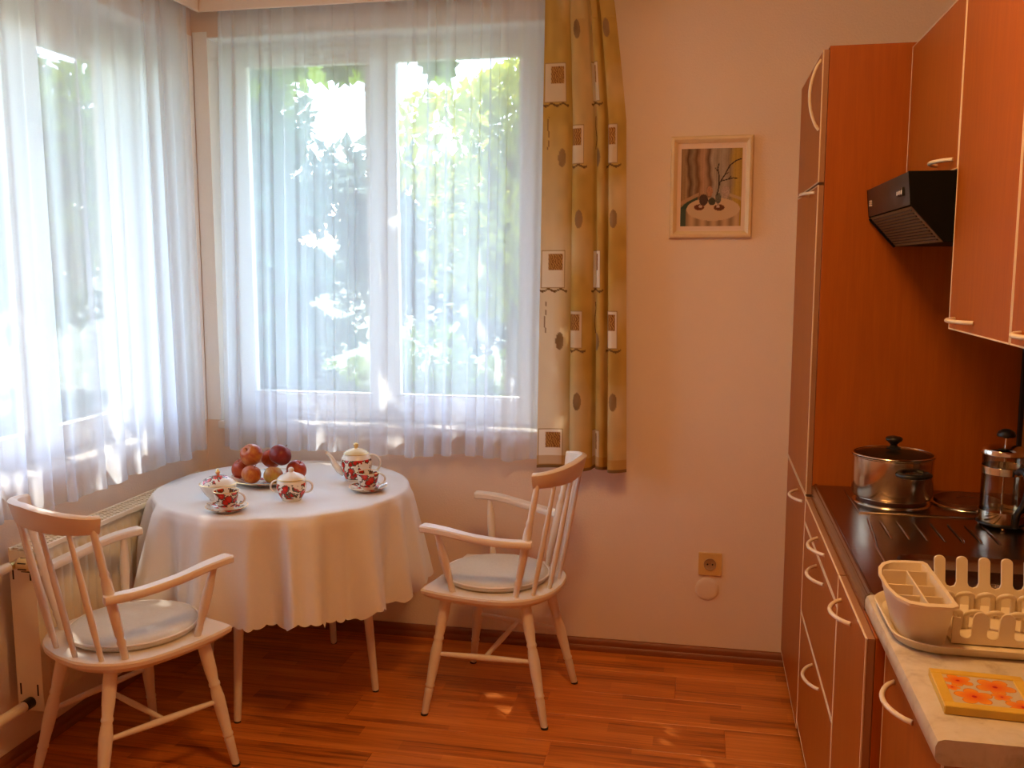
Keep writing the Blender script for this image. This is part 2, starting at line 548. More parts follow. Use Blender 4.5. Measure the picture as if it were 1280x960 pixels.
def window(name, origin, rz, W, z0, z1, panes, gz0, gz1, label, latch=None, cas=(0.058, 0.058)):
    """local x along the wall, local y outward; panes = [(x0, x1), (x0, x1)] of visible glass"""
    r = tag(empty(name, origin, rz), label, None, None, 'structure')
    y0, y1 = 0.12, 0.19
    fz0 = z0 + 0.035
    fr = MB()
    fw_ = 0.055
    fr.box(0, fw_, y0, y1, fz0, z1, .004); fr.box(W - fw_, W, y0, y1, fz0, z1, .004)
    fr.box(fw_, W - fw_, y0, y1, z1 - fw_, z1, .004); fr.box(fw_, W - fw_, y0, y1, fz0, fz0 + 0.05, .004)
    mx0, mx1 = panes[0][1], panes[1][0]
    mc = (mx0 + mx1) / 2
    fr.build('window_frame', M['white'], r, 30)
    for k, (a, b) in enumerate(panes):
        s0, s1 = (fw_ - 0.01, mc - 0.001) if k == 0 else (mc + 0.001, W - fw_ + 0.01)
        sa, sb = fz0 + 0.04, z1 - fw_ + 0.012
        s = MB()
        ya, yb = y0 - 0.018, y0 + 0.035
        s.box(s0, a, ya, yb, sa, sb, .005); s.box(b, s1, ya, yb, sa, sb, .005)
        s.box(a, b, ya, yb, sa, gz0, .005); s.box(a, b, ya, yb, gz1, sb, .005)
        # glazing bead
        bd = 0.008
        s.box(a, a + bd, ya + .008, yb - .008, gz0, gz1); s.box(b - bd, b, ya + .008, yb - .008, gz0, gz1)
        s.box(a, b, ya + .008, yb - .008, gz0, gz0 + bd); s.box(a, b, ya + .008, yb - .008, gz1 - bd, gz1)
        so = s.build('sash', M['white'], r, 30)
        g = MB(); g.box(a, b, y0 + 0.004, y0 + 0.008, gz0, gz1)
        g.build('pane', M['glass'], so)
    cv = MB(); cv.box(mc - 0.022, mc + 0.022, y0 - 0.03, y0 - 0.019, fz0 + 0.05, z1 - fw_, .004)
    cv.build('cover_strip', M['white'], r, 30)
    si = MB(); si.box(-0.0, W, -0.028, y1, z0, z0 + 0.033, .006)
    si.build('window_sill', M['white'], r, 30)
    ln = MB()
    for xa, xb in ((0.0005, 0.006), (W - 0.006, W - 0.0005)): ln.box(xa, xb, -0.002, y0, z0 + .034, z1 - .0005)
    ln.box(0.006, W - 0.006, -0.002, y0, z1 - 0.006, z1 - .0005)
    for xa, xb in ((-cas[0], 0.006), (W - 0.006, W + cas[1])): ln.box(xa, xb, -0.006, -0.002, z0 + .034, z1 + .02, .001, 1)
    ln.build('reveal_lining', M['reveal'], r)
    for zz in (latch or []):
        h = MB()
        h.box(mc - 0.012, mc + 0.012, y0 - 0.037, y0 - 0.03, zz - 0.04, zz + 0.04, .003)
        h.tube([(mc, y0 - 0.032, zz), (mc, y0 - 0.06, zz), (mc, y0 - 0.062, zz - 0.03), (mc, y0 - 0.06, zz - 0.085)], 0.007, 8)
        h.build('window_handle', M['steel'], r, 40)
    return r
window('window_1', (BW[0], 0, 0), 0, BW[1] - BW[0], BW[2], BW[3],
       [(0.105, 0.645), (0.76, 1.288)], 1.0, 2.375, 'wide white two-sash window over the round table', [1.55])
window('window_2', (0, LW[0], 0), R(90), LW[1] - LW[0], LW[2], LW[3],
       [(0.12, 0.58), (0.72, 1.16)], 0.985, 2.29, 'white two-sash window over the radiator', [2.02, 1.45], (0.058, 0.232))

# pelmets that hide the curtain rails
def pelmet(name, boxes, label):
    mb = MB()
    for b in boxes: mb.box(*b, .002, 1)
    return tag(mb.build(name, M['pelmet']), label, 'pelmet')
pelmet('curtain_pelmet', [(0.1, 2.0, -0.112, -0.1, 2.54, RZ - .001), (1.988, 2.0, -0.1, -0.001, 2.54, RZ - .001)], 'cream board pelmet above the window with the yellow curtain')
pelmet('curtain_pelmet', [(0.088, 0.1, -1.95, -0.1005, 2.54, RZ - .001), (0.001, 0.088, -1.95, -1.938, 2.54, RZ - .001)], 'cream board pelmet above the radiator window')
def rail(p0, p1, label):
    mb = MB(); a, b = Vector(p0), Vector(p1)
    lo = [min(a[i], b[i]) for i in range(3)]; hi = [max(a[i], b[i]) for i in range(3)]
    mb.box(lo[0] - .012, hi[0] + .012, lo[1] - .012, hi[1] + .012, lo[2] - .01, lo[2] + .01, .002, 1)
    return tag(mb.build('curtain_rail', M['white']), label, 'rail')
rail((0.14, -0.052, RZ - 0.0105), (1.97, -0.052, RZ - 0.0105), 'white curtain rail behind the pelmet of the back window')
rail((0.052, -1.9, RZ - 0.0105), (0.052, -0.14, RZ - 0.0105), 'white curtain rail behind the pelmet of the radiator window')

# ------------------------------------------------------------ curtains
def sheer(name, length, ztop, zbot, to_world, seed, label, spread=(0.0, 0.0), pleats=0.24):
    """voile with irregular pleats; to_world(along, depth, z)"""
    rng = np.random.RandomState(seed)
    nu, nv = 620, 34
    t = np.linspace(0, 1, nu)
    # irregular pleat phase
    ph = np.cumsum(rng.uniform(0.25, 2.2, 60)); ph /= ph[-1]
    base = np.interp(t, np.concatenate([[0], ph]), np.arange(61)) * pleats
    amp = np.interp(t, np.linspace(0, 1, 17), rng.uniform(0.15, 1.0, 17))
    slow = np.interp(t, np.linspace(0, 1, 9), rng.uniform(-1, 1, 9))
    hemn = np.interp(t, np.linspace(0, 1, 23), rng.uniform(-0.008, 0.012, 23))
    V = np.zeros((nv, nu, 3))
    for j in range(nv):
        v = j / (nv - 1)                       # 0 top, 1 hem
        a = amp * (0.014 + 0.016 * v ** 1.2)
        ang = 2 * math.pi * base * (1 - 0.0) + slow * 0.7 * v
        along = t * length + np.sin(ang * 2 + 0.6) * 0.015 * amp * (0.6 + 0.6 * v)
        along = along + spread[0] * v * (1 - t) + spread[1] * v * t
        dep = np.cos(ang) * a + 0.012 * slow * v + np.sin(ang * 2.63 + 1.0) * 0.002 * (1 + v) - 0.014 * v
        z = ztop + (zbot + hemn * (v ** 6) - ztop) * v
        for k, p in enumerate(to_world(along, dep, z)):
            V[j, :, k] = p
    idx = np.arange(nu * nv).reshape(nv, nu)
    F = np.stack([idx[:-1, :-1], idx[:-1, 1:], idx[1:, 1:], idx[1:, :-1]], -1).reshape(-1, 4)
    me = bpy.data.meshes.new(name)
    me.from_pydata(V.reshape(-1, 3).tolist(), [], F.tolist())
    for p in me.polygons: p.use_smooth = True
    o = obj(name, me, M['sheer'])
    # hem: a doubled strip along the foot of the curtain
    hz = V[-1].copy()
    hv = []
    for k in range(0, nu):
        p = V[-1, k]; q = V[-2, k]
        f = 0.022 / max(1e-6, (q[2] - p[2]))
        hv.append((p, p + (q - p) * f))
    off = np.array(to_world(np.array([0.0]), np.array([-0.0016]), np.array([0.0])), float).reshape(3) - np.array(to_world(np.array([0.0]), np.array([0.0]), np.array([0.0])), float).reshape(3)
    vs = [tuple(a + off) for a, b in hv] + [tuple(b + off) for a, b in hv]
    fs = [(k, k + 1, nu + k + 1, nu + k) for k in range(nu - 1)]
    hm = bpy.data.meshes.new('hem'); hm.from_pydata(vs, [], fs)
    for p in hm.polygons: p.use_smooth = True
    obj('hem', hm, M['sheer'], o)
    return tag(o, label, 'curtain')
sheer('sheer_curtain', 1.34, RZ - 0.03, 0.785,
      lambda a, d, z: (0.145 + a, -0.054 + d, z), 3, 'white sheer voile curtain over the window behind the round table', (-0.03, -0.03))
sheer('sheer_curtain', 1.76, RZ - 0.03, 0.785,
      lambda a, d, z: (0.054 - d, -1.90 + a, z), 8, 'white sheer voile curtain over the window above the radiator', (0.0, -0.015))

def catmull(P, n):
    P = np.array(P, float); out = []
    m = len(P)
    for i in range(m - 1):
        p0, p1, p2, p3 = P[max(i - 1, 0)], P[i], P[i + 1], P[min(i + 2, m - 1)]
        for k in range(n):
            t = k / n
            out.append(0.5 * (2 * p1 + (p2 - p0) * t + (2 * p0 - 5 * p1 + 4 * p2 - p3) * t * t + (3 * p1 - p0 - 3 * p2 + p3) * t ** 3))
    out.append(P[-1])
    return np.array(out)

def patterned_curtain():
    prof = catmull([(0, .25), (.13, .12), (.27, .15), (.34, .65), (.385, .95), (.36, .45), (.40, .05), (.46, -.05), (.53, .05), (.60, .35),
                    (.635, .85), (.675, .9), (.655, .35), (.69, .05), (.74, .12), (.775, .7), (.815, .8), (.79, .25), (.83, 0), (.92, .05), (1, .2)], 11)
    nu = len(prof); nv = 560
    ztop, zbot = RZ - 0.03, 0.765
    dl = np.hypot(np.diff(prof[:, 0]) * 0.34, np.diff(prof[:, 1]) * 0.06)
    u = np.concatenate([[0], np.cumsum(dl)])
    V = np.zeros((nv, nu, 3)); Cc = np.zeros((nv, nu, 3))
    rng = np.random.RandomState(5)
    nz = rng.rand(64, 64)
    def vn(a, b):
        ia, ib = np.floor(a).astype(int), np.floor(b).astype(int); fa, fb = a - ia, b - ib
        fa = fa * fa * (3 - 2 * fa); fb = fb * fb * (3 - 2 * fb)
        g = lambda i, j: nz[i % 64, j % 64]
        return (g(ia, ib) * (1 - fa) + g(ia + 1, ib) * fa) * (1 - fb) + (g(ia, ib + 1) * (1 - fa) + g(ia + 1, ib + 1) * fa) * fb
    for j in range(nv):
        v = j / (nv - 1)
        z = ztop + (zbot - ztop) * v
        xl = 1.483 - 0.028 * v
        xr = 1.700 + 0.075 * min(1, v * 3.2) ** 0.7 + 0.03 * v
        x = xl + prof[:, 0] * (xr - xl)
        dy = 0.022 + 0.028 * v
        yy = -0.100 - 0.012 * v + prof[:, 1] * dy
        if v < 0.12: yy = np.clip(yy, -0.0975, None)
        V[j, :, 0] = x; V[j, :, 1] = yy; V[j, :, 2] = z + 0.006 * np.sin(u * 21) * v ** 4
        zz = np.full(nu, z)
        n1 = vn(u * 9 + 3, zz * 5); n2 = vn(u * 40, zz * 22)
        c = np.stack([0.50 + 0.12 * n1, 0.305 + 0.10 * n1, 0.060 + 0.05 * n1], -1) * (0.88 + 0.24 * n2)[:, None]
        pale = (np.clip((n1 - .55) * 2.5, 0, 1) * 0.30 + 0.85 * np.clip(1.6 - u / 0.09, 0, 1) * np.clip((2.1 - zz) / .8, 0, 1))[:, None]  # second term paints window light into the colour of the lower left panel
        c = c * (1 - pale) + np.array([0.82, 0.74, 0.56]) * pale
        # printed motifs: hatched squares in pale boxes with a wavy line below
        cw = 0.150
        ci = np.floor((u + 0.022) / cw); du = u + 0.022 - (ci + 0.5) * cw
        z0 = np.where(ci % 2 == 0, 0.875, 1.335)
        k = np.round((zz - z0) / 0.685); dz = zz - z0 - k * 0.685
        pale_box = np.where((ci + k) % 3 == 0, 0.9, 0.45)
        box = (np.abs(du) < 0.046) & (dz < 0.043) & (dz > -0.095)
        c = np.where(box[:, None], c * (1 - pale_box[:, None]) + np.array([0.86, 0.80, 0.68]) * pale_box[:, None], c)
        sq = (np.abs(du - 0.008) < 0.029) & (np.abs(dz) < 0.031)
        hatch = (np.sin(du * 620 + 3 * np.sin(zz * 190)) > -0.1)
        c = np.where(sq[:, None], np.where(hatch[:, None], np.array([0.22, 0.085, 0.02]), np.array([0.52, 0.27, 0.07])), c)
        fr = (np.abs(du) < 0.048) & (dz < 0.045) & (dz > -0.097) & ~box
        c = np.where(fr[:, None], np.array([0.38, 0.24, 0.09]), c)
        ln = (np.abs(dz + 0.106 + 0.004 * np.sin(u * 130)) < 0.0038) & (np.abs(du) < 0.062)
        c = np.where(ln[:, None], np.array([0.16, 0.085, 0.03]), c)
        # leaf motifs and stalks between the boxes
        dz2 = zz - (z0 - 0.30) - np.round((zz - z0 + 0.30) / 0.685) * 0.685
        leaf = ((du - 0.03) / 0.016) ** 2 + (dz2 / 0.034) ** 2 < 1
        c = np.where(leaf[:, None], np.array([0.27, 0.165, 0.07]) * (0.8 + 0.6 * n2)[:, None], c)
        st = (np.abs(du + 0.028 - 0.004 * np.sin(zz * 60)) < 0.0022) & (np.abs(dz2 - 0.09) < 0.06)
        c = np.where(st[:, None], np.array([0.22, 0.12, 0.05]), c)
        if z < zbot + 0.012: c = np.broadcast_to(np.array([0.20, 0.11, 0.04]), c.shape)
        elif z < zbot + 0.05: c = c * 0.35 + np.array([0.50, 0.26, 0.05]) * 0.65
        Cc[j] = c
    idx = np.arange(nu * nv).reshape(nv, nu)
    F = np.stack([idx[:-1, :-1], idx[:-1, 1:], idx[1:, 1:], idx[1:, :-1]], -1).reshape(-1, 4)
    me = bpy.data.meshes.new('patterned_curtain')
    me.from_pydata(V.reshape(-1, 3).tolist(), [], F.tolist())
    for p in me.polygons: p.use_smooth = True
    set_vcol(me, Cc.reshape(-1, 3))
    o = obj('patterned_curtain', me, m_vcol('curtain_print', 0.85, 0.22, bump=0.3, spec=0.2))
    tag(o, 'mustard yellow curtain printed with hatched squares and leaves', 'curtain')
patterned_curtain()

# ------------------------------------------------------------ radiator and its pipes
def radiator():
    y0, y1, z0, z1, x0, x1 = -1.255, -0.155, 0.20, 0.70, 0.042, 0.132
    r = tag(empty('radiator', (0.087, (y0 + y1) / 2, z0)), 'cream ribbed panel radiator below the window', 'radiator')
    o = Vector(r.location)
    def put(mb, name, mat, sm=30):
        ob = mb.build(name, mat, r, sm); ob.location = -o; return ob
    for xa, nm in ((x1 - 0.022, 'panel'), (x0 + 0.004, 'panel')):
        mb = MB()
        n = 26; w = (y1 - y0 - 0.05) / n
        prof = [(y0 + 0.012, xa)]
        prof.append((y0 + 0.025, xa))
        for k in range(n):
            a = y0 + 0.025 + k * w
            prof += [(a + w * .18, xa + 0.002), (a + w * .32, xa + 0.013), (a + w * .68, xa + 0.013), (a + w * .82, xa + 0.002)]
        prof += [(y1 - 0.025, xa), (y1 - 0.012, xa)]
        zs = [(z0 + 0.012, 0), (z0 + 0.03, 0), (z0 + 0.05, 1), (z1 - 0.05, 1), (z1 - 0.03, 0), (z1 - 0.012, 0)]
        V = [[mb.bm.verts.new((xa + (x - xa) * f if f else xa + 0.004, yv, z)) for (yv, x) in prof] for z, f in zs]
        for j in range(len(V) - 1):
            for i in range(len(prof) - 1):
                mb.bm.faces.new((V[j][i], V[j][i + 1], V[j + 1][i + 1], V[j + 1][i]))
        put(mb, nm, M['radiator'], 50)
    b = MB(); b.box(x0 + .02, x1 - .03, y0 + .02, y1 - .02, z0 + .03, z1 - .03)
    put(b, 'convector', M['radiator'])
    for ya, yb in ((y0, y0 + 0.003), (y1 - 0.003, y1)):
        s = MB(); s.box(x0, x1, ya, yb, z0 - 0.008, z1 - 0.004, .0012, 1)
        side = put(s, 'side_cover', M['radiator'])
        if ya == y0:
            for xx in (x0 + 0.013, x1 - 0.018):
                for zz in (z1 - 0.075, z0 + 0.06):
                    q = MB(); q.box(xx - .0025, xx + .0025, ya - .0008, ya + .0005, zz - .018, zz + .018)
                    q.build('slot', M['dark'], side)
    g = MB()
    g.box(x0, x0 + 0.006, y0, y1, z1 - 0.006, z1 + 0.004, .001, 1); g.box(x1 - 0.008, x1, y0, y1, z1 - 0.014, z1 + 0.004, .002, 1)
    g.box(x0 + .03, x0 + .036, y0, y1, z1 - 0.004, z1 + 0.002); g.box(x0 + .055, x0 + .061, y0, y1, z1 - 0.004, z1 + 0.002)
    put(g, 'top_grille_frame', M['radiator'])
    n = 60
    bar = MB(); bar.box(x0 + .006, x1 - .008, -0.0045, 0.0045, -0.004, 0.0015)
    b0 = bar.build('grille_bar', M['radiator'], r)
    for k in range(n):
        bb = b0 if k == 0 else obj('grille_bar', b0.data, None, r)
        bb.location = Vector((0, y0 + 0.018 + k * (y1 - y0 - 0.036) / (n - 1), z1)) - o
    # thermostatic valve at the upper end
    v = MB(); yv = y0 - 0.004; xv, zv = 0.088, 0.665
    v.tube([(xv, yv + .002, zv), (xv, yv - 0.05, zv)], 0.013, 16)
    put(v, 'valve_body', M['brass'], 40)
    v = MB(); v.tube([(xv, yv - 0.02, zv), (xv + 0.012, yv - 0.02, zv), (xv + .014, yv - .02, zv)], 0.016, 16)
    put(v, 'collar', M['steel'], 40)
    v = MB()
    v.lathe([(0, 0), (0.019, 0), (0.021, 0.004), (0.021, 0.036), (0.019, 0.044), (0.013, 0.05), (0, 0.05)], (xv + .012, yv - 0.02, zv), 20, (1, 0, 0.05))
    kn = put(v, 'valve_knob', M['valve'], 40)
    for k in range(7):
        a = R(k * 360 / 7)
        q = MB(); c = Vector((xv + .034, yv - 0.02 + math.cos(a) * 0.021, zv + math.sin(a) * 0.021))
        q.box(c.x - .014, c.x + .014, c.y - .0016, c.y + .0016, c.z - .0016, c.z + .0016)
        q.build('grip_slot', M['dark'], kn)
    q = MB(); q.tube([(0.088, y0 + .002, z0 + 0.02), (0.088, y0 - 0.03, z0 + 0.02)], 0.017, 16)
    put(q, 'lower_fitting', M['black'], 40)
    return r
radiator()
p = MB(); p.tube([(0.088, -1.312, 0.665), (0.085, -1.45, 0.664), (0.085, -1.62, 0.664), (0.085, -1.66, 0.65), (0.085, -1.68, 0.61), (0.085, -1.68, 0.002)], 0.0145, 14)
tag(p.build('radiator_pipe', M['pipe'], None, 50), 'cream heating pipe running to the radiator valve knob', 'pipe')
p = MB(); p.tube([(0.088, -1.287, 0.22), (0.086, -1.40, 0.22), (0.086, -1.54, 0.22), (0.086, -1.575, 0.205), (0.086, -1.59, 0.17), (0.086, -1.59, 0.002)], 0.0155, 14)
tag(p.build('radiator_pipe', M['pipe'], None, 50), 'low cream heating pipe at the foot of the radiator', 'pipe')

# ------------------------------------------------------------ picture, socket, cover plate
def painting():
    x0, x1, z0, z1 = 1.944, 2.245, 1.650, 2.024
    r = tag(empty('framed_picture', ((x0 + x1) / 2, 0, z0)), 'small cream framed still life painting on the peach wall', 'picture')
    o = Vector(r.location)
    fw_ = 0.026
    f = MB()
    prof = [(0, 0), (0, 0.012), (0.005, 0.020), (0.013, 0.022), (0.020, 0.016), (0.026, 0.010), (0.026, 0)]   # (inset, height)
    loops = []
    for a, h in prof:
        loops.append([f.bm.verts.new(Vector(p) - o) for p in ((x0 + a, -h - .001, z0 + a), (x1 - a, -h - .001, z0 + a), (x1 - a, -h - .001, z1 - a), (x0 + a, -h - .001, z1 - a))])
    for A, B in zip(loops, loops[1:]):
        for k in range(4): f.bm.faces.new((A[k], A[(k + 1) % 4], B[(k + 1) % 4], B[k]))
    f.build('picture_frame', M['frame'], r)
    m = MB(); i = fw_ - 0.002
    m.box(x0 + i - o.x, x1 - i - o.x, -0.008, -0.002, z0 + i - o.z, z1 - i - o.z)
    m.build('mount', M['mat'], r)
    # the painted sheet
    a0, a1, b0, b1 = x0 + 0.040, x1 - 0.040, z0 + 0.044, z1 - 0.046
    nu, nv = 96, 124
    U, Vv = np.meshgrid(np.linspace(0, 1, nu), np.linspace(0, 1, nv))
    rng = np.random.RandomState(11)
    col = np.zeros((nv, nu, 3))
    # curtain backdrop in vertical strokes
    xs = [0, .08, .13, .20, .27, .33, .40, .47, .53, .62, .70, .80, .88, 1.0]
    cs = [(.30, .17, .07), (.34, .21, .10), (.10, .045, .02), (.30, .20, .11), (.16, .07, .03), (.40, .22, .11), (.42, .25, .14), (.13, .06, .03), (.42, .33, .24), (.30, .23, .16), (.38, .30, .21), (.28, .20, .12), (.46, .30, .06), (.40, .24, .04)]
    wob = 0.02 * np.sin(Vv * 9) + 0.008 * np.sin(Vv * 31)
    for k in range(3): col[..., k] = np.interp(U + wob, xs, [c[k] for c in cs])
    col *= (0.85 + 0.3 * rng.rand(1, nu, 1)) * (0.92 + 0.16 * rng.rand(nv, nu, 1))
    # chair back and arm, then the draped table
    band = (Vv < 0.42 - 0.18 * (0.25 - U) / 0.25) & (Vv > 0.20) & (U < 0.28)
    col[band] = (.03, .06, .045)
    band = (np.abs(Vv - (0.30 + 0.38 * U)) < 0.025) & (U < 0.30); col[band] = (.42, .24, .12)
    band = (np.abs(Vv - (0.62 - 0.27 * U)) < 0.02) & (U > 0.80); col[band] = (.48, .33, .16)
    tab = ((U - 0.54) / 0.44) ** 2 + ((Vv - 0.22) / 0.15) ** 2 < 1
    skirt = (Vv < 0.22) & (np.abs(U - 0.53) < 0.44)
    sh = 0.75 + 0.25 * np.sin(U * 34 + 1.5)
    col[skirt] = (np.stack([.56 * sh, .36 * sh, .20 * sh], -1))[skirt]
    col[tab] = (.60, .42, .24)
    low = (Vv < 0.22) & (U < 0.09); col[low] = (.05, .07, .05)
    def ell(cx, cy, rx, ry, c):
        m_ = ((U - cx) / rx) ** 2 + ((Vv - cy) / ry) ** 2 < 1
        col[m_] = np.array(c) * (0.7 + 0.6 * rng.rand(m_.sum(), 1))
    ell(.38, .34, .075, .075, (.07, .035, .03)); ell(.52, .32, .06, .05, (.05, .05, .035)); ell(.62, .36, .05, .07, (.12, .11, .08))
    ell(.31, .245, .085, .04, (.14, .035, .015)); ell(.64, .24, .09, .04, (.13, .04, .015)); ell(.33, .255, .03, .018, (.5, .35, .25)); ell(.62, .255, .03, .018, (.5, .35, .25))
    ell(.48, .45, .05, .07, (.42, .20, .10)); ell(.74, .44, .07, .08, (.42, .30, .22))
    def stroke(pts, w):
        for (ax, ay), (bx, by) in zip(pts, pts[1:]):
            d = np.hypot(bx - ax, by - ay); t_ = np.clip(((U - ax) * (bx - ax) + (Vv - ay) * (by - ay)) / d ** 2, 0, 1)
            m_ = np.hypot(U - ax - t_ * (bx - ax), (Vv - ay - t_ * (by - ay)) * 1.25) < w
            col[m_] = (.035, .018, .018)
    stroke([(.60, .40), (.64, .56), (.72, .66), (.80, .78), (.90, .84), (.98, .86)], .010)
    stroke([(.62, .48), (.63, .64), (.60, .74), (.62, .80)], .009); stroke([(.66, .58), (.76, .60), (.86, .62), (.92, .61)], .009)
    stroke([(.78, .60), (.82, .64)], .007); stroke([(.72, .66), (.78, .69)], .007); stroke([(.61, .70), (.56, .75)], .007)
    V = np.stack([a0 + U * (a1 - a0) - o.x, np.full_like(U, -0.0088), b0 + Vv * (b1 - b0) - o.z], -1)
    idx = np.arange(nu * nv).reshape(nv, nu)
    F = np.stack([idx[:-1, :-1], idx[:-1, 1:], idx[1:, 1:], idx[1:, :-1]], -1).reshape(-1, 4)
    me = bpy.data.meshes.new('painted_sheet'); me.from_pydata(V.reshape(-1, 3).tolist(), [], F.tolist())
    set_vcol(me, col.reshape(-1, 3))
    obj('painted_sheet', me, m_vcol('painting', 0.6, spec=0.3), r)
painting()

def socket():
    cx, cz, h = 2.128, 0.390, 0.045
    r = tag(empty('wall_socket', (cx, 0, cz - h)), 'square ivory wall socket low on the peach wall', 'socket')
    o = Vector(r.location)
    out = rrect(-h, h, -h, h, 0.004, 3)
    p = MB()
    p.prism(out, lambda a, b: Vector((a, -0.0005, b + h)), lambda a, b: Vector((a * .97, -0.009, b * .97 + h)))
    plate = p.build('plate', M['socket'], r, 40)
    d = MB(); d.lathe([(0.0245, 0.0), (0.024, 0.0045), (0.022, 0.0045), (0.021, 0.0005), (0.0205, 0.0003), (0, 0.0003)], (0, -0.009, h), 32, (0, -1, 0))
    s = d.build('socket_well', M['socket_in'], r, 40)
    for dx, dz in ((-0.0095, 0), (0.0095, 0)):
        q = MB(); q.lathe([(0.0034, 0), (0.0034, 0.0008), (0, 0.0008)], (dx, -0.0093, h + dz), 12, (0, -1, 0)); q.build('socket_hole', M['dark'], s)
    q = MB(); q.lathe([(0.003, 0), (0.003, 0.012), (0, 0.013)], (0, -0.0093, h + 0.011), 12, (0, -1, 0)); q.build('earth_pin', M['steel'], s)
    c = MB(); c.lathe([(0.0455, 0), (0.0455, 0.003), (0.043, 0.0052), (0.030, 0.006), (0, 0.006)], (2.119, -0.0005, 0.288), 40, (0, -1, 0))
    tag(c.build('junction_cover', M['wall'], None, 40), 'round junction cover painted peach below the wall socket', 'cover plate')
socket()

# ------------------------------------------------------------ round table and cloth
TC = Vector((0.585, -0.50, 0)); TR = 0.45; TH = 0.742
def table():
    r = tag(empty('round_table', TC), 'round dining table with slim white legs under the cream cloth', 'table')
    t = MB(); t.lathe([(0, TH - 0.022), (TR - 0.006, TH - 0.022), (TR, TH - 0.017), (TR, TH - 0.005), (TR - 0.005, TH), (0, TH)], (0, 0, 0), 64)
    t.build('table_top', M['chair'], r, 40)
    a = MB(); a.lathe([(0.33, TH - 0.08), (0.33, TH - 0.0225), (0.315, TH - 0.0225), (0.315, TH - 0.08), (0.33, TH - 0.08)], (0, 0, 0), 48)
    a.build('apron', M['chair'], r, 40)
    base = math.atan2(-0.351, -0.032)
    prof = [(0.0, 0.0), (0.011, 0.0), (0.0125, 0.012), (0.0165, 0.30), (0.0185, 0.335), (0.0165, 0.345), (0.0195, 0.352), (0.0195, 0.362), (0.017, 0.37), (0.020, 0.42), (0.021, 0.62), (0.019, TH - 0.0225)]
    for k in range(4):
        an = base + k * math.pi / 2
        foot = Vector((math.cos(an) * 0.352, math.sin(an) * 0.352, 0)); top = Vector((math.cos(an) * 0.29, math.sin(an) * 0.29, TH - 0.0225))
        ax = top - foot; L = ax.length
        l = MB(); l.lathe([(q, z * L / (TH - 0.0225)) for q, z in prof], foot, 18, ax)
        lo = l.build('leg', M['chair'], r, 45)
        g = MB(); g.lathe([(0, -0.0), (0.0115, 0.0), (0.012, 0.006), (0.0, 0.006)], foot, 14); g.build('foot_pad', M['dark'], lo)
table()

def tablecloth():
    rng = np.random.RandomState(4)
    nA, nS = 960, 40
    th = np.linspace(0, 2 * np.pi, nA, endpoint=False)
    folds = 0
    for n_, a_ in ((11, .6), (15, .55), (6, .3), (21, .3)):
        folds = folds + a_ * np.sin(n_ * th + rng.rand() * 7)
    folds = np.tanh(folds * 1.7) + 0.12 * np.sin(33 * th + 1.0)
    z0 = TH + 0.004
    V = []
    prof = []
    # flat top rings
    for rr in np.linspace(0.03, TR - 0.004, 8):
        V.append(np.stack([rr * np.cos(th), rr * np.sin(th), np.full(nA, z0)], -1))
    L = 0.345
    scal = 0.010 * (np.abs(np.sin(th * 44)) ** 0.6)
    for j in range(1, nS + 1):
        s = j / nS
        rad = TR + 0.003 + 0.010 * min(1, s * 10)
        amp = (0.062 - 0.012 * np.cos(th)) * max(0, s - 0.02) ** 0.75
        rr = rad + 0.030 * s + folds * amp + 0.006 * s * np.sin(th * 31)
        drop = (L + 0.028 * np.cos(th + 0.3)) * s * (1 - 0.10 * np.maximum(folds, 0) * s) + scal * (s ** 12) - 0.004
        zz = z0 - np.maximum(drop, 0) + 0.0
        if s < 0.05: rr = np.minimum(rr, TR + 0.006)
        x, y_ = rr * np.cos(th), rr * np.sin(th)
        x = np.maximum(x, 0.140 - TC.x + 0.004 * (1 - s))          # hangs against the radiator
        y_ = np.minimum(y_, -0.022 - TC.y)
        V.append(np.stack([x, y_, zz], -1))
    V = np.array(V); nr = len(V)
    idx = np.arange(nr * nA).reshape(nr, nA)
    nx = np.roll(idx, -1, 1)
    F = np.stack([idx[:-1], nx[:-1], nx[1:], idx[1:]], -1).reshape(-1, 4).tolist()
    F.append(list(range(nA))[::-1])
    me = bpy.data.meshes.new('tablecloth'); me.from_pydata(V.reshape(-1, 3).tolist(), [], F)
    for p in me.polygons: p.use_smooth = True
    o = obj('tablecloth', me, M['cloth']); o.location = TC
    tag(o, 'cream tablecloth with a scalloped hem draped over the round table', 'tablecloth')
tablecloth()
TZ = TH + 0.0042

# ------------------------------------------------------------ crockery
PC = m_porcelain('china_floral_cup', 0.012, 0.060, 0.40)
PT = m_porcelain('china_floral_pot', 0.010, 0.085, 0.42)
PS = m_porcelain('china_floral_sugar', 0.010, 0.062, 0.42)
PB = m_porcelain('china_floral_bowl', 0.030, 0.098, 0.50)
PL = m_porcelain('china_floral_plate', 0.004, 0.03, 0.54)

def handle_loop(mb, c, ang, w, h, r=0.0028, lean=0.0):
    """ear handle in the vertical plane at angle ang, starting at c"""
    d = Vector((math.cos(ang), math.sin(ang), 0))
    pts = []
    for k in range(15):
        a = R(100 - 200 * k / 14)
        pts.append(Vector(c) + d * (math.cos(a) * w + 0.17 * w) + Vector((0, 0, math.sin(a) * h + lean * math.cos(a))))
    mb.tube(pts, [r * (0.9 + 0.3 * math.sin(math.pi * k / 14)) for k in range(15)], 8, flat=(1.4, 0.9))

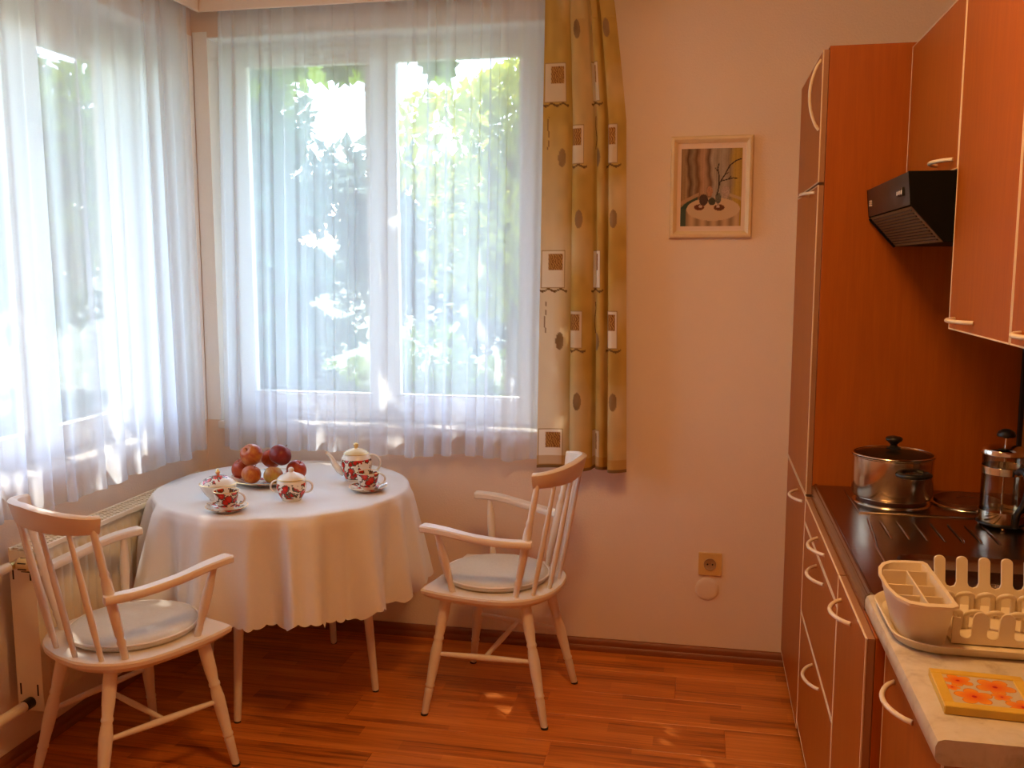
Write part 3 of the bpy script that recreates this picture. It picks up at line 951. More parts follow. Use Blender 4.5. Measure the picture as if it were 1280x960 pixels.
def cup(pos, hang, label_c, label_s, spoon_ang):
    s = tag(empty('saucer', (pos[0], pos[1], TZ)), label_s, 'saucer')
    m = MB(); m.lathe([(0, 0), (0.034, 0), (0.036, 0.003), (0.052, 0.008), (0.066, 0.0155), (0.0685, 0.018), (0.066, 0.0185), (0.050, 0.0115), (0.032, 0.0062), (0, 0.0062)], (0, 0, 0), 48)
    m.build('dish', PL, s, 60)
    g = MB(); g.lathe([(0.0672, 0.0176), (0.069, 0.0183), (0.0672, 0.0189), (0.0662, 0.0183), (0.0672, 0.0176)], (0, 0, 0), 48); g.build('gilt_rim', M['gold'], s, 60)
    c = tag(empty('teacup', (pos[0], pos[1], TZ + 0.0066)), label_c, 'cup')
    m = MB(); m.lathe([(0, 0.002), (0.020, 0.002), (0.020, 0), (0.0235, 0), (0.0245, 0.004), (0.028, 0.010), (0.0335, 0.026), (0.038, 0.046), (0.0415, 0.062), (0.0405, 0.0625), (0.0365, 0.046), (0.032, 0.027), (0.026, 0.012), (0, 0.008)], (0, 0, 0), 40)
    m.build('body', PC, c, 60)
    g = MB(); g.lathe([(0.0408, 0.0612), (0.0422, 0.0622), (0.0408, 0.0634), (0.0398, 0.0624), (0.0408, 0.0612)], (0, 0, 0), 40); g.build('gilt_rim', M['gold'], c, 60)
    h = MB(); handle_loop(h, (math.cos(hang) * 0.034, math.sin(hang) * 0.034, 0.036), hang, 0.023, 0.0195); h.build('handle', M['china'], c, 60)
    # spoon lying on the saucer
    sp = tag(empty('teaspoon', (pos[0] + math.cos(spoon_ang) * 0.050, pos[1] + math.sin(spoon_ang) * 0.050, TZ + 0.0195), spoon_ang + R(90)), 'small steel teaspoon on the ' + ('saucer beside the teapot' if pos[0] > 0.7 else 'saucer in front of the lidded bowl'), 'spoon')
    q = MB(); q.lathe([(0, -0.0012), (0.006, -0.0005), (0.0095, 0.0016), (0.0085, 0.0019), (0.005, 0.0006), (0, 0.0002)], (-0.035, 0, 0), 20, None, 0, 1.55, 1.0); q.build('spoon_bowl', M['chrome'], sp, 60)
    q = MB(); q.tube([(-0.021, 0, 0.0012), (0.0, 0, 0.0022), (0.03, 0, 0.0016), (0.05, 0, 0.001)], [.0016, .0013, .0018, .0028], 8, flat=(1.4, 0.5)); q.build('spoon_handle', M['chrome'], sp, 60)
cup((0.556, -0.872), R(10), 'red floral teacup in front of the lidded bowl', 'gilt rimmed floral saucer in front of the lidded bowl', R(215))
cup((0.915, -0.515), R(20), 'red floral teacup in front of the teapot', 'gilt rimmed floral saucer in front of the teapot', R(-5))

def teapot():
    r = tag(empty('teapot', (0.815, -0.365, TZ)), 'cream china teapot with red blossoms, spout and gilt knob', 'teapot')
    m = MB(); m.lathe([(0, 0), (0.036, 0), (0.040, 0.005), (0.050, 0.026), (0.0575, 0.054), (0.0585, 0.068), (0.055, 0.086), (0.047, 0.100), (0.042, 0.104), (0.040, 0.104), (0, 0.100)], (0, 0, 0), 44)
    m.build('body', PT, r, 60)
    l = MB(); l.lathe([(0.046, 0.104), (0.045, 0.107), (0.036, 0.114), (0.022, 0.120), (0.009, 0.123), (0, 0.123)], (0, 0, 0), 40); lid = l.build('lid', plain('china_yellow', (0.80, 0.70, 0.42), 0.16, spec=0.6), r, 60)
    k = MB(); k.lathe([(0.006, 0.1225), (0.0065, 0.128), (0.009, 0.131), (0.0095, 0.138), (0.007, 0.141), (0.003, 0.143), (0, 0.1435)], (0, 0, 0), 20); k.build('knob', M['gold'], lid, 60)
    sa = R(190)
    d = Vector((math.cos(sa), math.sin(sa), 0))
    s = MB(); s.tube([d * 0.046 + Vector((0, 0, 0.030)), d * 0.066 + Vector((0, 0, 0.040)), d * 0.082 + Vector((0, 0, 0.060)), d * 0.093 + Vector((0, 0, 0.084)), d * 0.104 + Vector((0, 0, 0.099)), d * 0.112 + Vector((0, 0, 0.103))],
                     [.016, .0135, .0105, .008, .0065, .006], 14)
    sp = s.build('spout', M['china'], r, 60)
    s = MB(); s.tube([d * 0.1115 + Vector((0, 0, 0.1028)), d * 0.1135 + Vector((0, 0, 0.1037))], [.0066, .0064], 14); s.build('gilt_rim', M['gold'], sp, 60)
    h = MB(); handle_loop(h, (math.cos(R(12)) * 0.050, math.sin(R(12)) * 0.050, 0.066), R(12), 0.034, 0.033, 0.0042); h.build('handle', M['china'], r, 60)
    g = MB(); g.lathe([(0.0455, 0.1025), (0.0475, 0.104), (0.0455, 0.1055), (0.0445, 0.104), (0.0455, 0.1025)], (0, 0, 0), 40); g.build('gilt_band', M['gold'], r, 60)
teapot()

def sugar_bowl():
    r = tag(empty('sugar_bowl', (0.702, -0.690, TZ)), 'cream china sugar bowl with two handles and a domed lid', 'sugar bowl')
    m = MB(); m.lathe([(0, 0), (0.031, 0), (0.034, 0.004), (0.043, 0.020), (0.0505, 0.040), (0.052, 0.052), (0.049, 0.066), (0.044, 0.074), (0.042, 0.074), (0, 0.070)], (0, 0, 0), 44)
    m.build('body', PS, r, 60)
    l = MB(); l.lathe([(0.0475, 0.074), (0.047, 0.077), (0.040, 0.084), (0.027, 0.091), (0.015, 0.095), (0.009, 0.099), (0.010, 0.105), (0.0095, 0.110), (0.006, 0.1135), (0, 0.1145)], (0, 0, 0), 40)
    lid = l.build('lid', M['china'], r, 60)
    g = MB(); g.lathe([(0.0472, 0.0738), (0.0487, 0.0752), (0.0472, 0.0766), (0.0462, 0.0752), (0.0472, 0.0738)], (0, 0, 0), 40); g.build('gilt_rim', M['gold'], lid, 60)
    for a in (R(12), R(192)):
        h = MB(); handle_loop(h, (math.cos(a) * 0.044, math.sin(a) * 0.044, 0.047), a, 0.024, 0.021, 0.0032); h.build('handle', M['china'], r, 60)
sugar_bowl()

def lidded_bowl():
    r = tag(empty('lidded_bowl', (0.452, -0.735, TZ)), 'wide china bowl with a flowered lid and gilt knob', 'bowl')
    m = MB(); m.lathe([(0, 0), (0.030, 0), (0.031, 0.005), (0.046, 0.022), (0.058, 0.042), (0.0635, 0.056), (0.062, 0.0565), (0.050, 0.036), (0, 0.02)], (0, 0, 0), 44)
    m.build('body', M['china'], r, 60)
    l = MB(); l.lathe([(0.0605, 0.0575), (0.059, 0.060), (0.050, 0.069), (0.034, 0.078), (0.016, 0.084), (0, 0.085)], (0, 0, 0), 44); lid = l.build('lid', PB, r, 60)
    k = MB(); k.lathe([(0.005, 0.0845), (0.005, 0.089), (0.0085, 0.093), (0.0085, 0.097), (0.005, 0.101), (0.003, 0.106), (0, 0.107)], (0, 0, 0), 20); k.build('knob', M['gold'], lid, 60)
    g = MB(); g.lathe([(0.0622, 0.0555), (0.0645, 0.057), (0.0622, 0.0585), (0.0612, 0.057), (0.0622, 0.0555)], (0, 0, 0), 44); g.build('gilt_rim', M['gold'], r, 60)
lidded_bowl()

def fruit():
    px, py = 0.500, -0.462
    r = tag(empty('fruit_plate', (px, py, TZ)), 'shallow white china plate holding the pile of apples', 'plate')
    m = MB()
    def rim(i, j):
        rr = [0.0, 0.07, 0.085, 0.11, 0.135, 0.137, 0.134, 0.108, 0.084, 0.07, 0.0][j]
        zz = [0.0, 0.0, 0.004, 0.012, 0.021, 0.0225, 0.0235, 0.016, 0.009, 0.006, 0.006][j]
        a = 2 * math.pi * i / 72
        if j in (3, 4, 5, 6, 7): rr *= 1 + 0.012 * math.cos(12 * a)
        return Vector((rr * math.cos(a), rr * math.sin(a), zz))
    m.grid(72, 11, rim, True)
    bmesh.ops.remove_doubles(m.bm, verts=m.bm.verts[:], dist=1e-5)
    m.build('dish', PL, r, 60)
    g = MB(); g.grid(72, 5, lambda i, j: Vector((0.1365 * (1 + 0.012 * math.cos(12 * 2 * math.pi * i / 72)) * math.cos(2 * math.pi * i / 72), 0.1365 * (1 + 0.012 * math.cos(12 * 2 * math.pi * i / 72)) * math.sin(2 * math.pi * i / 72), 0.0228)) +
                     Vector((math.cos(2 * math.pi * i / 72) * math.cos(j * math.pi / 2), math.sin(2 * math.pi * i / 72) * math.cos(j * math.pi / 2), math.sin(j * math.pi / 2))) * 0.0012, True); g.build('gilt_rim', M['gold'], r, 60)
    red = [m_peach_fruit((0.26, 0.010, 0.006), (0.50, 0.085, 0.012), 'apple_red'), m_peach_fruit((0.13, 0.005, 0.005), (0.26, 0.018, 0.008), 'apple_dark'),
           m_peach_fruit((0.34, 0.018, 0.008), (0.58, 0.20, 0.025), 'apple_orange'), m_peach_fruit((0.34, 0.03, 0.008), (0.48, 0.30, 0.04), 'apple_green')]
    Z = TZ + 0.0065
    A = [  # x, y, z-centre, radius, material, tilt, label
        (0.405, -0.455, 0.033, 0.0350, 0, (20, -15, 0), 'red orange apple at the plate rim, beside the lidded bowl'),
        (0.476, -0.530, 0.031, 0.0315, 2, (10, 20, 50), 'orange apple at the front of the plate, below the round top one'),
        (0.552, -0.525, 0.031, 0.0310, 3, (-12, 6, 10), 'green and red apple with its stalk end up behind the sugar bowl'),
        (0.595, -0.435, 0.033, 0.0330, 0, (30, 0, 80), 'red and yellow apple at the plate rim, behind the sugar bowl lid'),
        (0.492, -0.410, 0.062, 0.0330, 0, (0, 30, 0), 'orange apple at the back of the pile, half hidden'),
        (0.452, -0.480, 0.086, 0.0365, 2, (40, -30, 20), 'large orange red apple resting on top, above the red orange one'),
        (0.550, -0.462, 0.086, 0.0365, 1, (-25, 25, 0), 'dark crimson apple resting on top of the pile'),
    ]
    for x, y_, z, rad, mi, rot, lab in A:
        x, y_, z, rad = 0.500 + (x - 0.500) * 1.10, -0.468 + (y_ + 0.468) * 1.06, z * 1.12, rad * 1.14
        o = tag(empty('apple', (x, y_, Z + z + 0.003)), lab, 'apple', 'apples on the china plate')
        o.rotation_euler = [R(q) for q in rot]
        m = MB()
        prof = []
        for k in range(23):
            t_ = math.pi * k / 22
            rr = math.sin(t_) * (1 + 0.05 * math.cos(t_)); zz = -math.cos(t_) * 0.93
            dip = math.exp(-(rr / 0.28) ** 2)
            zz += (-0.22 if zz > 0 else 0.12) * dip
            prof.append((max(rr * rad, 0), zz * rad))
        prof[0] = (0, prof[0][1]); prof[-1] = (0, prof[-1][1])
        m.lathe(prof, (0, 0, 0), 32)
        for v in m.bm.verts:
            a = math.atan2(v.co.y, v.co.x); v.co.x *= 1 + 0.02 * math.cos(5 * a); v.co.y *= 1 + 0.02 * math.cos(5 * a)
        m.build('flesh', red[mi], o, 180)
        s = MB(); s.tube([(0, 0, rad * 0.66), (0.001, 0, rad * 0.85), (0.003, 0.001, rad * 1.06)], [.0012, .0011, .0016], 6); s.build('stalk', M['skirt'], o, 60)
fruit()

# ------------------------------------------------------------ armchairs (local: front +x, left +y)
SEAT_Z = 0.445
def make_chair(label):
    r = tag(empty('armchair'), label, 'chair', 'white spindle-back armchairs')
    # seat
    out = []
    n = 40
    half = catmull([(0.222, 0.0), (0.224, 0.10), (0.230, 0.198), (0.215, 0.214), (0.12, 0.232), (0.0, 0.236), (-0.09, 0.222), (-0.16, 0.175), (-0.205, 0.095), (-0.217, 0.0)], 5)
    out = [tuple(p) for p in half] + [(p[0], -p[1]) for p in half[::-1][1:-1]]
    s = MB()
    lv = [(0.985, SEAT_Z), (1.0, SEAT_Z - 0.006), (0.99, SEAT_Z - 0.018), (0.90, SEAT_Z - 0.036)]
    rings = [[s.bm.verts.new((x * k, y_ * k, z)) for x, y_ in out] for k, z in lv]
    m_ = len(out)
    for A, B in zip(rings, rings[1:]):
        for i in range(m_): s.bm.faces.new((A[i], A[(i + 1) % m_], B[(i + 1) % m_], B[i]))
    s.bm.faces.new(rings[0]); s.bm.faces.new(rings[-1])
    s.build('seat', M['chair'], r, 35)
    # legs
    legprof = [(0.0, 0), (0.0105, 0.0), (0.012, 0.010), (0.0145, 0.085), (0.0155, 0.095), (0.013, 0.102), (0.0165, 0.108), (0.0165, 0.112), (0.0145, 0.118), (0.0185, 0.19), (0.0195, 0.235), (0.0165, 0.268), (0.0145, 0.276), (0.0175, 0.282), (0.0175, 0.288), (0.015, 0.294), (0.0185, 0.33), (0.020, 0.38), (0.019, 0.44)]
    legs = {}
    for fx, ly, tx, ty in ((0.212, 0.228, 0.150, 0.168), (0.212, -0.228, 0.150, -0.168), (-0.212, 0.185, -0.120, 0.125), (-0.212, -0.185, -0.120, -0.125)):
        foot, top = Vector((fx, ly, 0)), Vector((tx, ty, SEAT_Z - 0.028))
        ax = top - foot; L = ax.length
        l = MB(); l.lathe([(q, z * L / 0.44) for q, z in legprof], foot, 16, ax)
        # level the foot on the floor
        for v in l.bm.verts: v.co.z = max(v.co.z, 0.0)
        lo = l.build('leg', M['chair'], r, 50)
        g = MB(); g.lathe([(0, 0.0), (0.0125, 0.0), (0.013, 0.007), (0, 0.007)], foot, 14); g.build('foot_pad', M['dark'], lo)
        legs[(fx > 0, ly > 0)] = (foot, top)
    def at(k, z):
        f, t_ = legs[k]; return f + (t_ - f) * (z / t_.z)
    mids = []
    for side in (True, False):
        a, b = at((True, side), 0.215), at((False, side), 0.215)
        q = MB(); q.tube([a, a.lerp(b, .25), a.lerp(b, .5), a.lerp(b, .75), b], [.007, .0095, .011, .0095, .007], 10); q.build('stretcher', M['chair'], r, 60)
        mids.append(a.lerp(b, .5))
    q = MB(); q.tube([mids[0], mids[0].lerp(mids[1], .5), mids[1]], [.007, .010, .007], 10); q.build('cross_stretcher', M['chair'], r, 60)
    # back: two turned posts, four spindles, curved crest rail
    def base_pt(t_):   # t_ -1..1
        return Vector((-0.105 - 0.085 * math.cos(t_ * math.pi / 2), 0.178 * math.sin(t_ * math.pi / 2 * 0.97) / math.sin(math.pi / 2 * .97), SEAT_Z - 0.004))
    def top_pt(t_, z=0.842):
        return Vector((-0.182 - 0.085 * math.cos(t_ * math.pi / 2), 0.192 * math.sin(t_ * math.pi / 2 * 0.9) / math.sin(math.pi / 2 * .9), z))
    for t_ in (-1, 1):
        a, b = base_pt(t_), top_pt(t_ * 0.97)
        prof = [(0, .011), (.10, .0105), (.14, .0135), (.165, .010), (.19, .0125), (.34, .0145), (.48, .0155), (.60, .0145), (.64, .0105), (.66, .0135), (.69, .0105), (.80, .0115), (1, .0095)]
        q = MB(); q.tube([a.lerp(b, u) for u, _ in prof], [w for _, w in prof], 12); q.build('back_post', M['chair'], r, 60)
    for t_ in (-0.60, -0.2, 0.2, 0.60):
        a, b = base_pt(t_), top_pt(t_)
        q = MB(); q.tube([a, a.lerp(b, .3), a.lerp(b, .6), b], [.0075, .0095, .009, .0065], 10); q.build('spindle', M['chair'], r, 60)
    q = MB()
    nr = 33
    ringsv = []
    for i in range(nr):
        t_ = -1.08 + 2.16 * i / (nr - 1)
        c = top_pt(max(-1.08, min(1.08, t_)))
        c.x = -0.182 - 0.085 * math.cos(t_ * math.pi / 2)
        tang = (top_pt(t_ + .01) - top_pt(t_ - .01)); tang.z = 0; tang.normalize()
        nrm = Vector((-tang.y, tang.x, 0))
        if nrm.x > 0: nrm = -nrm
        h = 0.030 + 0.005 * math.cos(t_ * math.pi * 0.9); d = 0.0115
        zc = 0.856 + 0.012 * (1 - abs(t_)) - 0.004
        back = nrm * (0.012 * 1)
        sec = [(-d, -h), (-d * .4, -h - .003), (d * .6, -h - .002), (d, -h + .003), (d + .004, h - .005), (d * .8, h), (-d * .3, h + .002), (-d, h - .004)]
        ringsv.append([q.bm.verts.new(Vector((c.x, c.y, zc)) + nrm * (a * 1.0 + .006 * (b / h)) + Vector((0, 0, b))) for a, b in sec])
    for A, B in zip(ringsv, ringsv[1:]):
        for k in range(8): q.bm.faces.new((A[k], A[(k + 1) % 8], B[(k + 1) % 8], B[k]))
    q.bm.faces.new(ringsv[0]); q.bm.faces.new(list(reversed(ringsv[-1])))
    q.build('crest_rail', M['chair'], r, 40)
    # arms and their supports
    for s_ in (-1, 1):
        path = catmull([(-0.168, 0.192, 0.636), (-0.145, 0.200, 0.637), (-0.07, 0.226, 0.642), (0.03, 0.246, 0.655), (0.11, 0.250, 0.668), (0.175, 0.246, 0.673), (0.205, 0.243, 0.673)], 4)
        q = MB()
        w = np.interp(np.linspace(0, 1, len(path)), [0, .05, .5, .85, .97, 1], [.013, .019, .019, .024, .025, .021])
        rg = []
        for i, p_ in enumerate(path):
            t_ = Vector(path[min(i + 1, len(path) - 1)]) - Vector(path[max(i - 1, 0)]); t_.normalize()
            sd = Vector((-t_.y, t_.x, 0)).normalized(); up = sd.cross(t_)
            if up.z < 0: up = -up
            c = Vector((p_[0], p_[1] * s_, p_[2]))
            sdv = Vector((sd.x, sd.y * s_, 0)); th = 0.0115
            upv = Vector((up.x, up.y * s_, up.z))
            sec = [(-1, -.6), (-.8, -1), (.8, -1), (1, -.6), (1, .6), (.8, 1), (-.8, 1), (-1, .6)]
            rg.append([q.bm.verts.new(c + sdv * (a * w[i]) + upv * (b * th)) for a, b in sec])
        for A, B in zip(rg, rg[1:]):
            for k in range(8): q.bm.faces.new((A[k], A[(k + 1) % 8], B[(k + 1) % 8], B[k]))
        q.bm.faces.new(rg[0]); q.bm.faces.new(list(reversed(rg[-1])))
        q.build('armrest', M['chair'], r, 40)
        a, b = Vector((0.115, 0.196 * s_, SEAT_Z - 0.003)), Vector((0.148, 0.247 * s_, 0.662))
        prof = [(0, .0105), (.10, .0115), (.16, .010), (.35, .0135), (.55, .0155), (.75, .0135), (.9, .0105), (1, .010)]
        q = MB(); q.tube([a.lerp(b, u) for u, _ in prof], [x for _, x in prof], 12); q.build('arm_support', M['chair'], r, 60)
    return r
def make_pad(label):
    r = tag(empty('seat_cushion'), label, 'cushion', 'pale seat cushions')
    def shape(rad, z, n=56):
        return [(rad * math.cos(2 * math.pi * i / n) * 1.0, rad * math.sin(2 * math.pi * i / n) * 1.02, z) for i in range(n)]
    m = MB()
    prof = [(0, 0.0), (0.165, 0.0), (0.181, 0.004), (0.188, 0.012), (0.188, 0.018), (0.182, 0.025), (0.165, 0.031), (0.11, 0.035), (0.05, 0.036), (0, 0.036)]
    m.lathe(prof, (0, 0, 0), 56)
    m.build('pad', M['cushion'], r, 180)
    p_ = MB(); p_.lathe([(0.188 + .0034 * math.cos(k * math.pi / 3), 0.021 + .0034 * math.sin(k * math.pi / 3)) for k in range(7)], (0, 0, 0), 56); p_.build('piping', M['chair'], r, 180)
    return r
ch = make_chair('white spindle-back armchair in front of the radiator')
pad = make_pad('round pale cushion on the armchair in front of the radiator')
ch2 = copy_tree(ch); ch2['label'] = 'white spindle-back armchair beside the peach wall and yellow curtain'
pad2 = copy_tree(pad); pad2['label'] = 'round pale cushion on the armchair beside the peach wall'
def place(c, p_, x, y_, deg):
    a = R(deg)
    c.location = (x, y_, 0); c.rotation_euler = (0, 0, a)
    p_.location = (x + 0.028 * math.cos(a), y_ + 0.028 * math.sin(a), SEAT_Z + 0.0005); p_.rotation_euler = (0, 0, a)
place(ch, pad, 0.386, -1.198, 64)
place(ch2, pad2, 1.405, -0.475, 172)

# ------------------------------------------------------------ kitchen
K = 2.405          # plane of the door fronts
KB = RX - 0.002    # back of the units
def front(parent, y0, y1, z0, z1, x=K, name='door', handle=None, th=0.018):
    """door or drawer front with a pale edge band; y0 > y1; handle = ('h'|'v', p0, p1, pos)"""
    o = Vector(parent.location)
    g = 0.0015
    a, b, c, d = y1 + g, y0 - g, z0 + g, z1 - g
    m = MB(); m.box(x + 0.0012, x + th, a + .0012, b - .0012, c + .0012, d - .0012)
    f = m.build(name, M['cab'], parent); f.location = -o
    f.data.materials.append(M['cabin'])
    for p_ in f.data.polygons:
        if abs(p_.normal.x) < 0.5: p_.material_index = 1
    e = MB(); w = 0.0035
    e.box(x, x + .004, a, a + w, c, d, .0008, 1); e.box(x, x + .004, b - w, b, c, d, .0008, 1)
    e.box(x, x + .004, a + w, b - w, c, c + w, .0008, 1); e.box(x, x + .004, a + w, b - w, d - w, d, .0008, 1)
    e.build('edge_band', M['edge'], f)
    if handle:
        kind, p0, p1, q = handle
        h = MB(); pts = []
        n = 15
        depth = 0.034
        if kind == 'v': depth = 0.030
        for k in range(n):
            t_ = k / (n - 1)
            out = math.sin(math.pi * t_) ** 0.72 * depth
            pos = p0 + (p1 - p0) * t_
            pts.append((x + 0.001 - out, pos, q) if kind == 'h' else (x + 0.001 - out, q, pos))
        h.tube(pts, 0.0048, 10, flat=(1.0, 1.0))
        h.build('handle', M['handle'], f, 60)
    return f
def unit(name, y0, y1, z0, z1, x0, label, cat, plinth=None, mat='cab'):
    r = tag(empty(name, ((x0 + KB) / 2, (y0 + y1) / 2, 0 if plinth else z0)), label, cat)
    o = Vector(r.location)
    c = MB(); c.box(x0, KB, y1 + .0006, y0 - .0006, z0, z1, .0008, 1)
    b = c.build('carcass', M[mat], r); b.location = -o
    if plinth:
        p_ = MB(); p_.box(x0 + 0.045, KB, y1 + .0006, y0 - .0006, 0.0005, z0)
        pl = p_.build('plinth', M['cab'], r); pl.location = -o
    return r
TW = -0.646
u = unit('tall_cabinet', -0.003, TW, 0.075, 2.190, K + 0.0195, 'tall orange wood cabinet reaching the corner of the peach wall', 'cabinet', True)
front(u, -0.004, TW, 1.794, 2.183, handle=('v', 1.955, 2.160, -0.600))
front(u, -0.004, TW, 0.836, 1.790, handle=('h', -0.400, -0.560, 1.772))
front(u, -0.004, TW, 0.062, 0.832, handle=('h', -0.400, -0.560, 0.795))
# base units
CT = 0.87
u = unit('drawer_cabinet', TW - .001, -1.395, 0.10, 0.829, K + 0.0195, 'orange wood base unit with three drawers beside the tall cabinet', 'cabinet', True)
front(u, TW - .003, -1.395, 0.752, 0.829, name='drawer', handle=('h', -0.98, -1.14, 0.795))
front(u, TW - .003, -1.395, 0.462, 0.749, name='drawer', handle=('h', -0.98, -1.14, 0.715))
front(u, TW - .003, -1.395, 0.090, 0.459, name='drawer', handle=('h', -0.98, -1.14, 0.425))
u = unit('sink_cabinet', -1.396, -1.785, 0.10, 0.829, K + 0.0195, 'orange wood base unit with one door under the sink', 'cabinet', True)
# room for the sink bowl
front(u, -1.397, -1.785, 0.090, 0.829, handle=('h', -1.45, -1.60, 0.785))
u = unit('base_cabinet', -1.787, -2.235, 0.10, 0.829, K + 0.0555, 'orange wood base unit under the marble worktop', 'cabinet', True)
front(u, -1.788, -2.235, 0.090, 0.826, x=K + 0.036, handle=('h', -1.88, -2.04, 0.785))
# wall units
WX = K + 0.247
u = unit('wall_cabinet', TW - .001, -1.235, 1.775, 2.175, WX + 0.0195, 'short orange wood wall unit above the cooker hood', 'cabinet')
front(u, TW - .002, -1.235, 1.772, 2.178, x=WX, handle=('h', -1.03, -1.19, 1.80))
u = unit('wall_cabinet', -1.237, -1.700, 1.400, 2.175, WX + 0.0195, 'long orange wood wall unit beside the cooker hood', 'cabinet')
front(u, -1.237, -1.700, 1.397, 2.178, x=WX, handle=('h', -1.29, -1.45, 1.425))
u = unit('wall_cabinet', -1.702, -2.300, 1.400, 2.175, WX + 0.0195, 'orange wood wall unit at the open end of the row', 'cabinet')
front(u, -1.702, -2.300, 1.397, 2.178, x=WX, handle=('h', -1.76, -1.92, 1.425))
# splashback with dark edge strip
sb = tag(empty('splashback', (RX - .002, -1.45, CT)), 'orange wood splashback panel behind the worktop', 'splashback')
m = MB(); m.box(-0.008, 0, -0.80, 0.795, 0.001, 0.525); m.build('panel', M['cab'], sb)
m = MB(); m.box(-0.018, -0.0085, 0.785, 0.803, 0.001, 0.525); m.build('corner_strip', M['dark'], sb)

# stainless hob and sink top
def hob_top():
    x0, x1, y0, y1 = K + 0.018, RX - 0.012, -1.646, TW - 0.001
    r = tag(empty('hob_sink_top', ((x0 + x1) / 2, (y0 + y1) / 2, CT - 0.036)), 'dark stainless worktop with two hotplates, drainer grooves and sink', 'worktop')
    o = Vector(r.location)
    def put(mb, name, mat, sm=30, par=None):
        ob = mb.build(name, mat, par or r, sm)
        if par is None: ob.location = -o
        return ob
    sx0, sx1, sy0, sy1 = 2.535, 2.90, -1.625, -1.335
    b = bmesh.new()
    outer = [b.verts.new((x, y_, CT)) for x, y_ in ((x0 + .006, y0), (x1, y0), (x1, y1), (x0 + .006, y1))]
    inner = [b.verts.new((x, y_, CT)) for x, y_ in rrect(sx0, sx1, sy0, sy1, 0.05, 8)]
    ed = [b.edges.new((outer[i], outer[(i + 1) % 4])) for i in range(4)] + [b.edges.new((inner[i], inner[(i + 1) % len(inner)])) for i in range(len(inner))]
    bmesh.ops.triangle_fill(b, use_beauty=True, use_dissolve=False, edges=ed)
    bmesh.ops.dissolve_limit(b, angle_limit=0.01, verts=b.verts[:], edges=[e for e in b.edges if not e.is_boundary])
    mb = MB(); mb.add(b)
    # rolled front edge and apron
    mb.prism([(x0, CT - 0.036), (x0, CT - 0.005), (x0 + .002, CT - 0.0015), (x0 + .006, CT), (x0 + .010, CT - .001), (x0 + .012, CT - 0.036)],
             lambda a, c: Vector((a, y0, c)), lambda a, c: Vector((a, y1, c)))
    mb.prism([(x0 + .006, CT + .0003), (x0 + .010, CT + .004), (x0 + .014, CT + .004), (x0 + .018, CT + .0003)], lambda a, c: Vector((a, y0, c)), lambda a, c: Vector((a, y1, c)))
    put(mb, 'top_sheet', M['top_steel'], 40)
    # sink bowl
    s = MB()
    rings = []
    for k, (off, z) in enumerate(((0.0, CT), (0.004, CT - .004), (0.008, CT - .012), (0.014, CT - .030))):
        rings.append([s.bm.verts.new((x, y_, z)) for x, y_ in rrect(sx0 + off, sx1 - off, sy0 + off, sy1 - off, 0.05, 8)])
    for A, B in zip(rings, rings[1:]):
        n = len(A)
        for i in range(n): s.bm.faces.new((A[i], A[(i + 1) % n], B[(i + 1) % n], B[i]))
    s.bm.faces.new(list(reversed(rings[-1])))
    put(s, 'sink_bowl', M['top_steel'], 40)
    s = MB(); s.lathe([(0.036, 0), (0.036, 0.0015), (0.03, 0.002), (0.026, 0.0008), (0, 0.0008)], (2.72, -1.47, CT - 0.0298), 28)
    put(s, 'drain', M['chrome'], 40)
    # drainer grooves
    for k in range(7):
        xx = 2.555 + k * 0.042
        g = MB(); g.tube([(xx + .002, -1.045, CT + .0002), (xx + .001, -1.06, CT + .0022), (xx, -1.20, CT + .0022), (xx, -1.215, CT + .0002)], [.002, .0032, .0032, .002], 8, flat=(1.1, .7))
        put(g, 'drainer_rib', M['top_steel'], 60)
    g = MB()
    g.tube([(2.515, -0.70, CT + .0012), (2.515, -0.97, CT + .0012), (2.93, -0.97, CT + .0012), (2.93, -0.70, CT + .0012)], .0042, 8, flat=(1, .8)); put(g, 'hob_bead', M['top_steel'], 60)
    g = MB()
    g.tube([(2.528, -1.03, CT + .0008), (2.515, -1.20, CT + .0008), (2.505, -1.30, CT + .0008), (2.505, -1.63, CT + .0008)], .004, 8, flat=(1, .7)); put(g, 'sink_bead', M['top_steel'], 60)
    for cx, cy, rad in ((2.625, -0.815, 0.092), (2.835, -0.800, 0.088)):
        h = MB(); h.lathe([(rad + .016, 0.0002), (rad + .014, 0.004), (rad + .004, 0.0065), (rad + .002, 0.0062)], (cx, cy, CT), 48); ring = put(h, 'hotplate_rim', M['steel'], 60)
        h = MB(); h.lathe([(rad + .002, 0.004), (rad + .001, 0.0135), (rad - .004, 0.015), (0.03, 0.015), (0.028, 0.013), (0, 0.013)], (cx, cy, CT), 48)
        h.build('hotplate', M['hotplate'], ring, 40)
hob_top()
m = MB()
mx0, mx1, my0, my1 = K + 0.019, RX - 0.002, -2.262, -1.648
prof = [(mx0 + 0.012, CT - 0.040), (mx0 + .003, CT - .036), (mx0, CT - .028), (mx0, CT - 0.012), (mx0 + .0035, CT - .0035), (mx0 + 0.012, CT), (mx1, CT), (mx1, CT - 0.040)]
m.prism(prof, lambda a, c: Vector((a, my0, c)), lambda a, c: Vector((a, my1, c)))
tag(m.build('marble_worktop', M['marble'], None, 40), 'beige marbled worktop with a rounded front edge', 'worktop')

